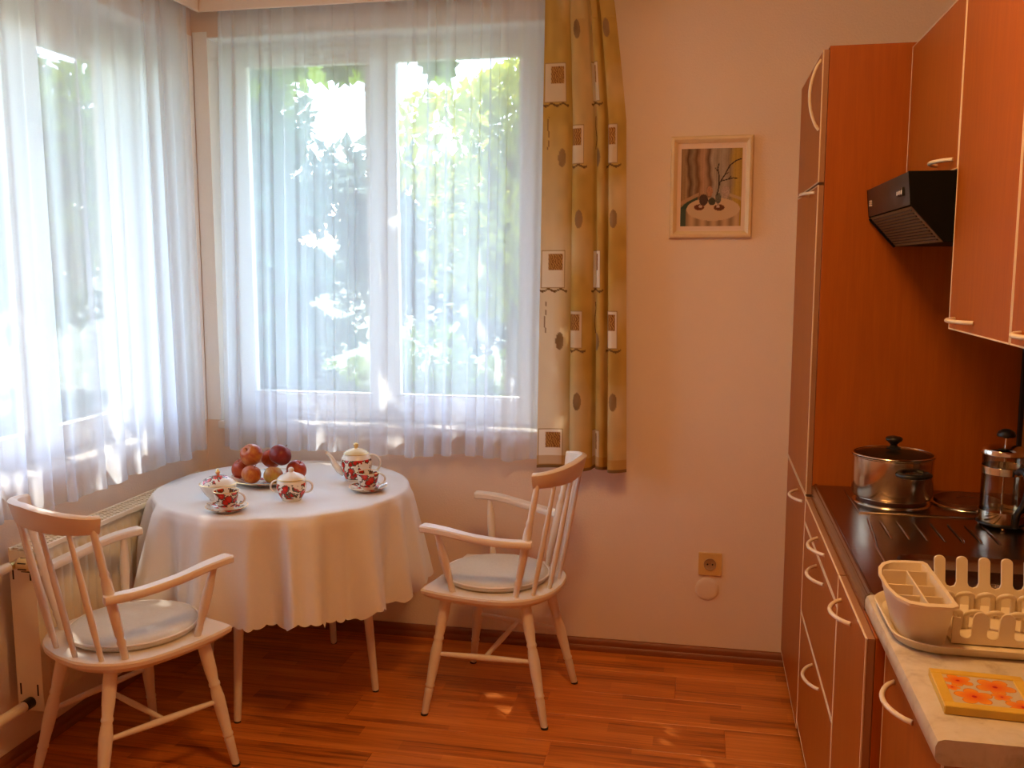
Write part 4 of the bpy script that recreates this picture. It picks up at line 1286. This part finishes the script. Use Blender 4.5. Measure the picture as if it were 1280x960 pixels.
# cooker hood
def hood():
    y0, y1 = TW - 0.002, -1.236
    r = tag(empty('cooker_hood', (2.8, (y0 + y1) / 2, 1.60)), 'dark brown cooker hood below the short wall unit', 'cooker hood')
    o = Vector(r.location)
    P = [(2.545, 1.7705), (2.553, 1.692), (2.632, 1.604), (3.01, 1.604), (3.01, 1.7705)]
    for ya, yb in ((y1, y1 + 0.004), (y0 - 0.004, y0)):
        m = MB()
        m.prism(P, lambda a, c: Vector((a, ya, c)) - o, lambda a, c: Vector((a, yb, c)) - o, .0008)
        m.build('side_panel', M['hoodblk'], r)
    m = MB(); m.prism([(2.546, 1.7703), (2.554, 1.692), (2.566, 1.694), (2.558, 1.7703)], lambda a, c: Vector((a, y1 + .0045, c)) - o, lambda a, c: Vector((a, y0 - .0045, c)) - o, .0015)
    fp = m.build('front_panel', M['hood'], r, 30)
    m = MB(); m.box(2.56 - o.x, 3.01 - o.x, y1 + .0045 - o.y, y0 - .0045 - o.y, 1.745 - o.z, 1.7703 - o.z); m.build('top_panel', M['hoodblk'], r)
    m = MB(); m.box(2.632 - o.x, 3.01 - o.x, y1 + .0045 - o.y, y0 - .0045 - o.y, 1.604 - o.z, 1.607 - o.z); m.build('rear_panel', M['hoodblk'], r)
    # slanted filter: frame and bars
    A, B = Vector((2.558, 0, 1.689)), Vector((2.632, 0, 1.606))
    t_ = (B - A).normalized(); nn = Vector((-t_.z, 0, t_.x))
    if nn.z > 0: nn = -nn
    fm = MB()
    fm.prism([(0, 0), (1, 0), (1, .004), (0, .004)], lambda a, c: A.lerp(B, a) + nn * (c - .002) + Vector((0, y1 + .006, 0)) - o, lambda a, c: A.lerp(B, a) + nn * (c - .002) + Vector((0, y0 - .006, 0)) - o)
    fl = fm.build('filter', M['filter'], r)
    for k in range(11):
        f = 0.08 + 0.84 * k / 10
        c = A.lerp(B, f) + nn * 0.003
        q = MB(); q.tube([c + Vector((0, y1 + .03, 0)) - o, c + Vector((0, y0 - .03, 0)) - o], 0.0022, 6); q.build('filter_bar', M['hood'], fl)
    fr = MB()
    fr.tube([A + nn * .003 + Vector((0, y0 - .012, 0)) - o, B + nn * .003 + Vector((0, y0 - .012, 0)) - o], 0.006, 6)
    fr.build('filter_frame', M['hoodblk'], fl)
    # switches and the little badge on the front
    for yy, w, h in ((-1.115, .010, .016), (-1.140, .010, .016), (-1.165, .010, .020)):
        q = MB(); q.box(2.5445 - o.x, 2.553 - o.x, yy - w - o.y, yy + w - o.y, 1.728 - h / 2 - o.z, 1.728 + h / 2 - o.z, .001, 1); sw = q.build('switch', M['black'], fp)
        q = MB(); q.box(2.5440 - o.x, 2.5446 - o.x, yy - w * .6 - o.y, yy + w * .6 - o.y, 1.722 - o.z, 1.731 - o.z); q.build('switch_mark', M['white'], fp)
    q = MB()
    for dz in (-0.006, 0.0, 0.006):
        q.box(2.5455 - o.x, 2.5522 - o.x, -0.715 - o.y, -0.693 - o.y, 1.728 + dz - .002 - o.z, 1.728 + dz + .002 - o.z)
    q.build('badge', M['handle'], fp)
hood()

# saucepan
def pot():
    cx, cy, z0 = 2.625, -0.815, CT + 0.0152
    r = tag(empty('saucepan', (cx, cy, z0)), 'stainless steel pot with a glass lid on the hotplate', 'pot')
    m = MB(); m.lathe([(0, 0), (0.098, 0), (0.106, 0.004), (0.110, 0.012), (0.110, 0.118), (0.1135, 0.121), (0.1135, 0.123), (0.1085, 0.122), (0.1075, 0.012), (0, 0.006)], (0, 0, 0), 64); m.build('pan', M['steel'], r, 40)
    m = MB(); m.lathe([(0.100, 0.0004), (0.1005, 0.005), (0.099, 0.006)], (0, 0, 0), 48); m.build('base_disc', M['hotplate'], r, 40)
    l = MB(); l.lathe([(0.111, 0.1245), (0.085, 0.133), (0.05, 0.1395), (0.0, 0.142), ], (0, 0, 0), 64); lid = l.build('lid', M['lidglass'], r, 60)
    l = MB(); l.lathe([(0.1105 + .0035 * math.cos(k * math.pi / 4), 0.1265 + .003 * math.sin(k * math.pi / 4)) for k in range(9)], (0, 0, 0), 64); l.build('lid_rim', M['chrome'], lid, 60)
    l = MB(); l.lathe([(0.0, 0.1415), (0.019, 0.1415), (0.020, 0.144), (0.012, 0.147), (0.009, 0.152), (0.014, 0.158), (0.022, 0.164), (0.0235, 0.169), (0.020, 0.174), (0.008, 0.177), (0, 0.177)], (0, 0, 0), 32); l.build('knob', M['black'], lid, 60)
    for ang in (R(-72), R(108)):
        d = Vector((math.cos(ang), math.sin(ang), 0)); s_ = Vector((-d.y, d.x, 0))
        h = MB()
        pts = [d * 0.106 - s_ * 0.040, d * 0.130 - s_ * 0.036, d * 0.143 - s_ * 0.018, d * 0.146, d * 0.143 + s_ * 0.018, d * 0.130 + s_ * 0.036, d * 0.106 + s_ * 0.040]
        cv = catmull([tuple(p + Vector((0, 0, 0.088))) for p in pts], 4)
        h.tube([tuple(p) for p in cv], 0.0085, 10, flat=(1.15, .85)); h.build('handle', M['black'], r, 60)
pot()

def french_press():
    cx, cy, z0 = 2.858, -1.03, CT + 0.0026
    r = tag(empty('french_press', (cx, cy, z0)), 'glass coffee press with chrome bands and a black handle', 'coffee press')
    r.scale = (1.08, 1.08, 1.06)
    m = MB(); m.lathe([(0.050, 0.010), (0.0495, 0.012), (0.0495, 0.178), (0.052, 0.182), (0.0505, 0.183), (0.0478, 0.178), (0.0478, 0.013), (0, 0.0125), (0, 0.010), (0.050, 0.010)], (0, 0, 0), 48); m.build('beaker', M['jar'], r, 60)
    m = MB(); m.lathe([(0.0515, 0.006), (0.0525, 0.008), (0.0525, 0.040), (0.0512, 0.040), (0.0512, 0.008)], (0, 0, 0), 48); bd = m.build('base_band', M['chrome'], r, 40)
    m = MB(); m.lathe([(0.0505, 0.0035), (0.055, 0.006), (0.056, 0.009), (0.054, 0.0115), (0.0512, 0.010), (0.0, 0.008), (0.0, 0.0035)], (0, 0, 0), 48); m.build('base_ring', M['black'], r, 60)
    m = MB(); m.lathe([(0.0498, 0.131), (0.0512, 0.132), (0.0512, 0.149), (0.0498, 0.150)], (0, 0, 0), 48); m.build('upper_band', M['chrome'], r, 40)
    l = MB(); l.lathe([(0.052, 0.178), (0.0545, 0.180), (0.0545, 0.190), (0.052, 0.1935), (0.030, 0.197), (0.010, 0.199), (0, 0.199)], (0, 0, 0), 48); lid = l.build('lid', M['chrome'], r, 50)
    l = MB(); l.tube([(0, 0, 0.03), (0, 0, 0.225)], 0.0026, 10); l.build('plunger_rod', M['chrome'], r, 60)
    l = MB(); l.lathe([(0, 0.026), (0.046, 0.026), (0.0465, 0.030), (0.02, 0.032), (0, 0.032)], (0, 0, 0), 40); l.build('plunger_disc', M['steel'], r, 40)
    l = MB(); l.lathe([(0.006, 0.218), (0.008, 0.221), (0.020, 0.222), (0.0215, 0.226), (0.018, 0.234), (0.009, 0.240), (0, 0.241)], (0, 0, 0), 28); l.build('knob', M['black'], r, 60)
    d = Vector((0.30, -0.95, 0)).normalized()
    pts = [d * 0.051 + Vector((0, 0, 0.142)), d * 0.066 + Vector((0, 0, 0.150)), d * 0.086 + Vector((0, 0, 0.140)), d * 0.092 + Vector((0, 0, 0.108)), d * 0.080 + Vector((0, 0, 0.070)), d * 0.060 + Vector((0, 0, 0.042)), d * 0.055 + Vector((0, 0, 0.008))]
    cv = catmull([tuple(p_) for p_ in pts], 5)
    h = MB(); h.tube([tuple(p_) for p_ in cv], 0.0085, 10, flat=(.9, .9)); h.build('handle', M['black'], r, 60)
    for k in range(3):
        a = R(20 + 120 * k); f = MB(); f.lathe([(0, 0), (0.005, 0), (0.006, 0.004), (0, 0.005)], (math.cos(a) * .05, math.sin(a) * .05, 0), 12); f.build('foot', M['chrome'], r, 60)
french_press()

# dish rack on its tray
def dish_rack():
    tx0, tx1, ty0, ty1 = 2.428, 2.905, -1.957, -1.655
    z0 = CT + 0.0005
    r = tag(empty('drip_tray', ((tx0 + tx1) / 2, (ty0 + ty1) / 2, z0)), 'cream plastic drip tray on the marbled worktop', 'tray')
    o = Vector(r.location)
    m = MB(); rings = []
    for off, z in ((0.018, 0.0), (0.010, 0.002), (0.002, 0.016), (0.0, 0.018), (0.002, 0.0195), (0.006, 0.018), (0.014, 0.006), (0.024, 0.0035)):
        rings.append([m.bm.verts.new(Vector((x, y_, z0 + z)) - o) for x, y_ in rrect(tx0 + off, tx1 - off, ty0 + off, ty1 - off, 0.075 - off * .6, 10)])
    for A, B in zip(rings, rings[1:]):
        n = len(A)
        for i in range(n): m.bm.faces.new((A[i], A[(i + 1) % n], B[(i + 1) % n], B[i]))
    m.bm.faces.new(rings[-1]); m.bm.faces.new(rings[0])
    m.build('tray_shell', M['plastic'], r, 40)
    zb = z0 + 0.0055
    r = tag(empty('dish_rack', (2.70, -1.78, zb)), 'cream plastic dish rack with upright prongs and a cutlery box', 'dish rack')
    o = Vector(r.location)
    def put(mb, name, mat=M['plastic'], sm=40, par=None):
        ob = mb.build(name, mat, par or r, sm)
        if par is None: ob.location = -o
        return ob
    X0, X1 = 2.530, 2.885
    # back wall with tall rounded prongs
    yb = -1.700
    zt, zl = 0.972, 0.912
    def prong(cx, w, zlow, zhigh, fl=0.010, n=5):
        pts = [(cx - w - fl, zlow), (cx - w - fl * .35, zlow + fl * .25), (cx - w, zlow + fl)]
        for k in range(n * 2 + 1):
            a = R(180 - 180 * k / (n * 2)); pts.append((cx + math.cos(a) * w * (1 if 0 < k < n * 2 else 1), zhigh - w * .7 + math.sin(a) * w * .7))
        pts += [(cx + w, zlow + fl), (cx + w + fl * .35, zlow + fl * .25), (cx + w + fl, zlow)]
        return pts
    poly = [(X0, zb), (X0, zl)]
    k = 0
    cx = 2.556
    while cx < X1 - 0.012:
        poly += prong(cx, 0.0102, zl, zt); cx += 0.0415
    poly += [(X1, zl), (X1, zb)]
    m = MB(); m.prism(poly, lambda a, c: Vector((a, yb + (c - zb) * 0.18, c)), lambda a, c: Vector((a, yb + 0.006 + (c - zb) * 0.18, c))); put(m, 'prong_wall', sm=35)
    # front wall with U-shaped slots
    yf = -1.900
    zf = 0.938
    poly = [(X0, zb), (X0, zf - .012)]
    cx = 2.553
    while cx < X1 - .02:
        poly += [(cx - .010, zf - .012), (cx - .010, 0.896)]
        for q in range(9):
            a = R(180 + 180 * q / 8); poly.append((cx + .010 * math.cos(a), 0.896 + .009 * math.sin(a)))
        poly += [(cx + .010, 0.896), (cx + .010, zf - .012)]
        c2 = cx + 0.0225
        for q in range(7):
            a = R(180 - 180 * q / 6); poly.append((c2 + .011 * math.cos(a), zf - .009 + .009 * math.sin(a)))
        cx += 0.045
    poly += [(X1, zf - .012), (X1, zb)]
    m = MB(); m.prism(poly, lambda a, c: Vector((a, yf - (c - zb) * 0.12, c)), lambda a, c: Vector((a, yf + 0.005 - (c - zb) * 0.12, c))); put(m, 'slotted_wall', sm=35)
    # arched ribs between the walls
    cx = 2.548; i = 0
    while cx < X1 - .01:
        for yy, hh in ((-1.765, 0.052), (-1.830, 0.040)):
            pts = [(cx - .013, yy, zb + .002)]
            for q in range(9):
                a = R(180 - 180 * q / 8); pts.append((cx + .013 * math.cos(a), yy - .010 * math.sin(a), zb + hh - .012 + .012 * math.sin(a)))
            pts.append((cx + .013, yy, zb + .002))
            m = MB(); m.tube(pts, .0042, 8, flat=(1, 1.3)); put(m, 'plate_arch', sm=60)
        cx += 0.0365
    m = MB(); m.box(X0, X1, yf, yb + .006, zb, zb + 0.0035); put(m, 'rack_floor')
    m = MB(); m.box(X1 - .005, X1, yf, yb + .006, zb, zb + 0.045, .001, 1); put(m, 'end_wall')
    # cutlery box with dividers
    P = [(2.421, -1.800), (2.427, -1.765), (2.439, -1.735), (2.456, -1.718), (2.485, -1.712), (2.517, -1.712), (2.522, -1.725), (2.522, -1.955), (2.510, -1.966), (2.470, -1.968), (2.444, -1.958), (2.429, -1.930), (2.421, -1.880)]
    c = Vector((sum(p_[0] for p_ in P) / len(P), sum(p_[1] for p_ in P) / len(P), 0))
    m = MB(); rings = []
    zt2 = 0.966
    for s_, z in ((0.66, zb), (0.70, zb + .004), (0.955, zt2 - .006), (1.03, zt2 - .005), (1.035, zt2), (0.91, zt2), (0.90, zt2 - .006), (0.66, zb + .010)):
        rings.append([m.bm.verts.new((c.x + (x - c.x) * s_ + (.010 * (1 - s_) * 3 if s_ < .9 else 0), c.y + (y_ - c.y) * s_, z)) for x, y_ in P])
    for A, B in zip(rings, rings[1:]):
        n = len(A)
        for i in range(n): m.bm.faces.new((A[i], A[(i + 1) % n], B[(i + 1) % n], B[i]))
    m.bm.faces.new(rings[0]); m.bm.faces.new(rings[-1])
    box = put(m, 'cutlery_box', sm=40)
    def div(x0_, x1_, y0_, y1_, zt_=zt2 - .003):
        q = MB(); q.box(x0_, x1_, y0_, y1_, zb + .052, zt_, .0008, 1); put(q, 'divider', par=box)
    div(2.476, 2.479, -1.948, -1.765)
    div(2.4340, 2.514, -1.768, -1.7655)
    div(2.432, 2.514, -1.832, -1.8295, zt2 - .010); div(2.4340, 2.514, -1.890, -1.8875, zt2 - .010)
dish_rack()

# trivet with a flowered tile
def trivet():
    x0, x1, y0, y1 = 2.458, 2.598, -2.183, -2.043
    z0 = CT + 0.0005
    r = tag(empty('trivet', ((x0 + x1) / 2, (y0 + y1) / 2, z0), R(-3)), 'yellow wooden trivet with an orange flowered tile', 'trivet')
    h = 0.07; w = 0.017; t_ = 0.014
    m = MB()
    m.box(-h, h, -h, -h + w, 0, t_, .0012, 1); m.box(-h, h, h - w, h, 0, t_, .0012, 1); m.box(-h, -h + w, -h + w, h - w, 0, t_, .0012, 1); m.box(h - w, h, -h + w, h - w, 0, t_, .0012, 1)
    m.build('wooden_frame', M['trivet'], r)
    n = 110
    U, V = np.meshgrid(np.linspace(-1, 1, n), np.linspace(-1, 1, n))
    col = np.zeros((n, n, 3)); col[:] = (0.62, 0.50, 0.33)
    def flower(cx, cy, s, rot, op=(0.85, 0.33, 0.03)):
        a = np.arctan2(V - cy, U - cx) - rot; d = np.hypot(U - cx, V - cy) / s
        pet = 0.58 + 0.42 * np.abs(np.cos(2.5 * a)) ** 0.8
        m_ = d < pet; ol = (d < pet + 0.06) & ~m_
        col[ol] = (0.62, 0.20, 0.02)
        sh = np.clip(d, 0, 1)[..., None]
        cc = np.array((0.78, 0.10, 0.02)) * (1 - sh) + np.array(op) * sh
        col[m_] = cc[m_]
        col[d < 0.13] = (0.45, 0.02, 0.02)
    flower(-0.35, -0.42, 0.52, 0.4); flower(0.38, 0.40, 0.54, 1.0); flower(0.42, -0.25, 0.28, 0.2); flower(-0.60, 0.62, 0.42, 0.7); flower(0.85, -0.80, 0.45, 0.1); flower(-0.85, 0.10, 0.22, 1.1)
    q = h - w + .0005
    P = np.stack([U * q, V * q, np.full_like(U, t_ - 0.002)], -1)
    idx = np.arange(n * n).reshape(n, n)
    F = np.stack([idx[:-1, :-1], idx[:-1, 1:], idx[1:, 1:], idx[1:, :-1]], -1).reshape(-1, 4)
    me = bpy.data.meshes.new('tile'); me.from_pydata(P.reshape(-1, 3).tolist(), [], F.tolist()); set_vcol(me, col.reshape(-1, 3))
    obj('tile', me, m_vcol('tile_glaze', 0.22, spec=0.5), r)
    m = MB(); m.box(-h + w, h - w, -h + w, h - w, 0.0, t_ - 0.003); m.build('tile_backing', M['trivet'], r)
trivet()

# ------------------------------------------------------------ ceiling lamp added out of view to brighten walls and kitchen
LX, LY = 1.95, -2.05
fill = tag(empty('ceiling_fill', (LX, LY, RZ - 0.105)), 'added unseen warm lamp set flush on the ceiling', 'fill')
m = MB(); m.lathe([(0, 0.104), (0.215, 0.104), (0.215, 0.088), (0.205, 0.083), (0, 0.083)], (0, 0, 0), 48); m.build('fill_plate', M['white'], fill, 40)
_t = NT('fill_glow'); _e = _t.n('ShaderNodeEmission'); _e.inputs[0].default_value = (1.0, 0.53, 0.175, 1); _e.inputs[1].default_value = 40.0
m = MB(); m.lathe([(0.2 * math.cos(R(k * 9)), 0.082 - 0.08 * math.sin(R(k * 9))) for k in range(11)], (0, 0, 0), 40)
m.build('fill_dome', _t.done(_e), fill, 180)

# ------------------------------------------------------------ the garden outside the windows
GZ = -0.75
def ground():
    m = MB()
    n = 40
    def g(i, j):
        x = -60 + 110 * i / (n - 1); y_ = -40 + 130 * j / (n - 1)
        return Vector((x, y_, GZ))
    m.grid(n, n, g)
    t = NT('lawn'); v = t.coord(); f = t.noise(v, 0.9, 6)
    c = t.ramp(f, [(0.3, (0.08, 0.13, 0.07)), (0.55, (0.14, 0.19, 0.13)), (0.75, (0.20, 0.23, 0.19))])
    tag(m.build('garden_ground', t.done(t.pbsdf(c, 0.9)), None, 180), 'sunlit garden lawn outside the windows', 'lawn', None, 'stuff')
ground()

LEAF = {
    'dark': m_leaf('leaf_dark', (0.038, 0.092, 0.032), (0.108, 0.217, 0.065)),
    'blue': m_leaf('leaf_conifer', (0.055, 0.120, 0.087), (0.141, 0.239, 0.162), 0.2),
    'lime': m_leaf('leaf_lime', (0.239, 0.326, 0.043), (0.499, 0.525, 0.108), 0.45),
    'mid': m_leaf('leaf_mid', (0.097, 0.206, 0.032), (0.282, 0.391, 0.076), 0.4),
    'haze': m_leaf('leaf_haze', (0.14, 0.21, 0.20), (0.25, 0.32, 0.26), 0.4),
    'vine': m_leaf('leaf_vine', (0.085, 0.19, 0.016), (0.20, 0.31, 0.030), 0.58),
}
M['bark'] = plain('bark', (0.13, 0.085, 0.05), 0.9, scale=20, var=0.3)
def foliage_mesh(name, centers, radii, count, size, seed, flat=1.0, cone=None):
    rng = np.random.RandomState(seed)
    P = []
    if cone is not None:
        h0, h1, rb = cone
        t = rng.rand(count) ** 0.75
        z = h0 + (h1 - h0) * t
        rr = rb * (1 - t) * (0.55 + 0.45 * rng.rand(count)) * (0.75 + 0.25 * np.sin(z * 9 + rng.rand(count)))
        a = rng.rand(count) * 2 * np.pi
        P = np.stack([rr * np.cos(a), rr * np.sin(a), z], -1)
    else:
        centers = np.array(centers); radii = np.array(radii)
        w = radii ** 2; k = rng.choice(len(centers), count, p=w / w.sum())
        d = rng.normal(size=(count, 3)); d /= np.linalg.norm(d, axis=1)[:, None]
        P = centers[k] + d * (radii[k] * (0.55 + 0.45 * rng.rand(count) ** 0.6))[:, None] * np.array([1, 1, flat])
    s = size * (0.6 + 0.8 * rng.rand(count))
    n1 = rng.normal(size=(count, 3)); n1 /= np.linalg.norm(n1, axis=1)[:, None]
    n2 = np.cross(n1, rng.normal(size=(count, 3))); n2 /= np.linalg.norm(n2, axis=1)[:, None]
    n1 *= s[:, None]; n2 *= (s * 0.5)[:, None]
    bend = np.cross(n1, n2); bend *= (0.25 * s / np.maximum(1e-9, np.linalg.norm(bend, axis=1)))[:, None]
    V = np.stack([P - n1, P - n2 * 1.0 + bend * .4, P + n1, P + n2 + bend * .4], 1).reshape(-1, 3)
    F = np.arange(count * 4).reshape(-1, 4)
    me = bpy.data.meshes.new(name)
    me.vertices.add(len(V)); me.vertices.foreach_set('co', V.astype(np.float32).ravel())
    me.loops.add(len(F) * 4); me.loops.foreach_set('vertex_index', F.astype(np.int32).ravel())
    me.polygons.add(len(F)); me.polygons.foreach_set('loop_start', (np.arange(len(F)) * 4).astype(np.int32)); me.polygons.foreach_set('loop_total', np.full(len(F), 4, np.int32))
    me.update(); me.validate()
    return me

def tree(name, loc, h, rad, kind, seed, label, count=5000, size=0.07, trunk=0.10, conifer=False):
    rng = random.Random(seed)
    r = tag(empty(name, (loc[0], loc[1], GZ)), label, 'tree', 'garden trees outside')
    if conifer:
        me = foliage_mesh('foliage', None, None, count, size, seed, cone=(0.3, h, rad))
    else:
        cs, rs = [], []
        for k in range(16):
            a = rng.uniform(0, 2 * math.pi); q = rng.uniform(0, rad * 0.7)
            cs.append((q * math.cos(a), q * math.sin(a), h - rad * 1.0 + rng.uniform(-rad * .75, rad * .7))); rs.append(rng.uniform(.28, .5) * rad)
        me = foliage_mesh('foliage', cs, rs, count, size, seed, 0.9)
    f = obj('foliage', me, LEAF[kind], r); f['kind'] = 'stuff'
    t = MB()
    top = h * 0.9 if conifer else h - rad * 0.6
    t.tube([(0, 0, 0), (0.02 * h * .3, 0, top * .4), (-.02 * h * .3, 0.03, top)], [trunk, trunk * .75, trunk * .25], 10)
    if not conifer:
        for k in range(6):
            a = rng.uniform(0, 6.28); z = top * rng.uniform(.55, .9)
            t.tube([(0, 0, z), (math.cos(a) * rad * .35, math.sin(a) * rad * .35, z + rad * .3), (math.cos(a) * rad * .6, math.sin(a) * rad * .6, z + rad * .5)], [trunk * .4, trunk * .25, trunk * .08], 6)
    t.build('trunk', M['bark'], r, 60)
    return r
tree('conifer_tree', (-2.75, 6.0), 5.4, 1.55, 'blue', 21, 'bluish pointed conifer outside the back window', 8000, 0.12, 0.12, True)
tree('garden_tree', (-0.15, 7.2), 4.7, 1.45, 'lime', 22, 'pale lime tree rising above the clipped hedge', 4200, 0.085)
for k, (bx, by, bh, br) in enumerate(((-7.5, 13.0, 6.2, 2.6), (-4.2, 14.5, 5.4, 2.3), (-1.4, 13.5, 4.6, 2.0), (1.4, 15.0, 5.8, 2.4), (-10.5, 10.5, 6.4, 2.6))):
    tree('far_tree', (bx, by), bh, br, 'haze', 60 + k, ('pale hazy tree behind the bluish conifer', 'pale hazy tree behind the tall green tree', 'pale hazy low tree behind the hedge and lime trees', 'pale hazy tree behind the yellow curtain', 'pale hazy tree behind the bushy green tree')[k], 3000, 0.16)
tree('garden_tree', (0.9, 9.5), 4.6, 1.5, 'lime', 29, 'pale lime tree half hidden by the yellow curtain', 2600, 0.09)
tree('garden_tree', (-4.3, 4.3), 4.4, 1.55, 'mid', 23, 'bushy green tree seen through the radiator window, beside its corner', 5000, 0.09)
tree('garden_tree', (-5.2, 2.9), 4.8, 1.5, 'dark', 24, 'dark green tree seen through the radiator window, beside its latch', 5000, 0.09)
tree('garden_tree', (-4.6, 7.6), 5.6, 1.8, 'mid', 25, 'tall green tree standing between the conifer and the bushy tree', 3200, 0.10)
def hedge(name, loc, L, D, H, kind, seed, label, rz=0):
    cs, rs = [], []
    rng = random.Random(seed)
    for k in range(int(L / 0.35)):
        cs.append((-L / 2 + k * .35, rng.uniform(-D * .2, D * .2), rng.uniform(H * .25, H * .7))); rs.append(rng.uniform(.3, .5) * H * .8)
    me = foliage_mesh(name, cs, rs, int(L * 900), 0.07, seed, 0.9)
    o = obj(name, me, LEAF[kind]); o.location = (loc[0], loc[1], GZ); o.rotation_euler = (0, 0, rz)
    tag(o, label, 'hedge', None, 'stuff')
hedge('hedge', (-1.2, 8.6), 7, 1.0, 1.5, 'mid', 31, 'clipped green hedge below the lime trees')
hedge('hedge', (-6.4, 2.6), 7, 1.0, 1.7, 'dark', 32, 'dark green hedge outside the radiator window', R(75))
# distant hills
def hills():
    m = MB()
    n = 60
    def g(i, j):
        a = R(60 + 120 * i / (n - 1)); rad = 60 + j * 14
        hgt = GZ + (0, 3.2, 4.6)[j] * (0.65 + 0.35 * math.sin(i * .33) + .12 * math.sin(i * 1.1))
        return Vector((rad * math.cos(a), rad * math.sin(a), hgt))
    m.grid(n, 3, g)
    t = NT('far_hill'); f = t.noise(t.coord(), 0.35, 5)
    c = t.ramp(f, [(0.3, (0.10, 0.15, 0.13)), (0.7, (0.17, 0.23, 0.20))])
    tag(m.build('distant_hill', t.done(t.pbsdf(c, 0.95)), None, 180), 'hazy wooded hill on the horizon', 'hill')
hills()

# vines trained above the windows: hanging leaves in front, a leafy roof behind them
LEAF_POLY = [(0, 0), (.22, -.10), (.46, -.04), (.36, .14), (.58, .36), (.34, .42), (.30, .62), (.12, .60), (0, .95), (-.12, .60), (-.30, .62), (-.34, .42), (-.58, .36), (-.36, .14), (-.46, -.04), (-.22, -.10)]
def leaf_verts():
    return [(0, .3, -.04)] + [(x, y_, .10 * abs(x)) for x, y_ in LEAF_POLY]
LEAF_FACES = [(0, 1 + i, 1 + (i + 1) % 16) for i in range(16)]
leaf_me = bpy.data.meshes.new('leaf'); leaf_me.from_pydata(leaf_verts(), [], LEAF_FACES); leaf_me.materials.append(LEAF['vine'])
def vine(origin, rz, stem, x0, x1, low, roof, n_hang, n_roof, seed, label):
    """local x along the wall, local y outward"""
    r = tag(empty('grapevine', origin, rz), label, 'vine', 'vines above the windows')
    o = Vector((0, 0, origin[2]))
    s = MB()
    s.tube([tuple(Vector(p_) - o) for p_ in catmull(stem, 4)], .012, 8); s.build('stem', M['bark'], r, 60)
    rng = random.Random(seed)
    for k in range(n_hang):
        x = rng.uniform(x0, x1)
        z = 2.78 - rng.random() ** 1.3 * low(x)
        l = obj('leaf', leaf_me, None, r)
        l.location = Vector((x, roof[1] - 0.06 + rng.uniform(-.09, .05), z)) - o
        l.rotation_euler = (R(rng.uniform(-115, -60)), R(rng.uniform(-35, 35)), R(rng.uniform(-50, 50)))
        sc = rng.uniform(.10, .17); l.scale = (sc, sc, sc)
    V, F = [], []
    base = [Vector(v) for v in leaf_verts()]
    for k in range(n_roof):
        from mathutils import Euler
        e = Euler((R(rng.uniform(-30, 30)), R(rng.uniform(-30, 30)), rng.uniform(0, 6.28))).to_matrix()
        sc = rng.uniform(.11, .18)
        c = Vector((rng.uniform(x0, x1), rng.uniform(roof[0], roof[1]), rng.uniform(2.74, 2.86))) - o
        n0 = len(V)
        V += [tuple(e @ (v * sc) + c) for v in base]
        F += [tuple(n0 + q for q in f) for f in LEAF_FACES]
    me = bpy.data.meshes.new('leaf_roof'); me.from_pydata(V, [], F)
    q = obj('leaf_roof', me, LEAF['vine'], r); q['kind'] = 'stuff'
    for yy in np.linspace(roof[0], roof[1], 3):
        b = MB(); b.tube([(x0, yy, 2.745 - o.z), (x1, yy, 2.745 - o.z)], .006, 6); b.build('wire', M['steel'], r, 60)
vine((0, 0, 2.70), 0, [(-1.2, .9, 2.80), (-.6, .84, 2.76), (0, .88, 2.79), (.6, .83, 2.75), (1.2, .87, 2.77), (1.9, .84, 2.80), (2.6, .9, 2.85)],
     -1.0, 2.4, lambda x: 0.31 if x > 0.70 else (0.30 if x > .2 else .36), (0.33, 0.80), 210, 420, 9, 'leafy green vine hanging outside above the back window')
vine((0, 0, 2.70), R(90), [(-2.2, 1.05, 2.80), (-1.4, 1.0, 2.76), (-.7, 1.04, 2.79), (0, 1.0, 2.75), (.7, 1.05, 2.78)],
     -2.2, 0.28, lambda x: 0.50 if x > -0.7 else 0.25, (0.33, 0.95), 130, 420, 10, 'leafy green vine hanging outside above the radiator window')
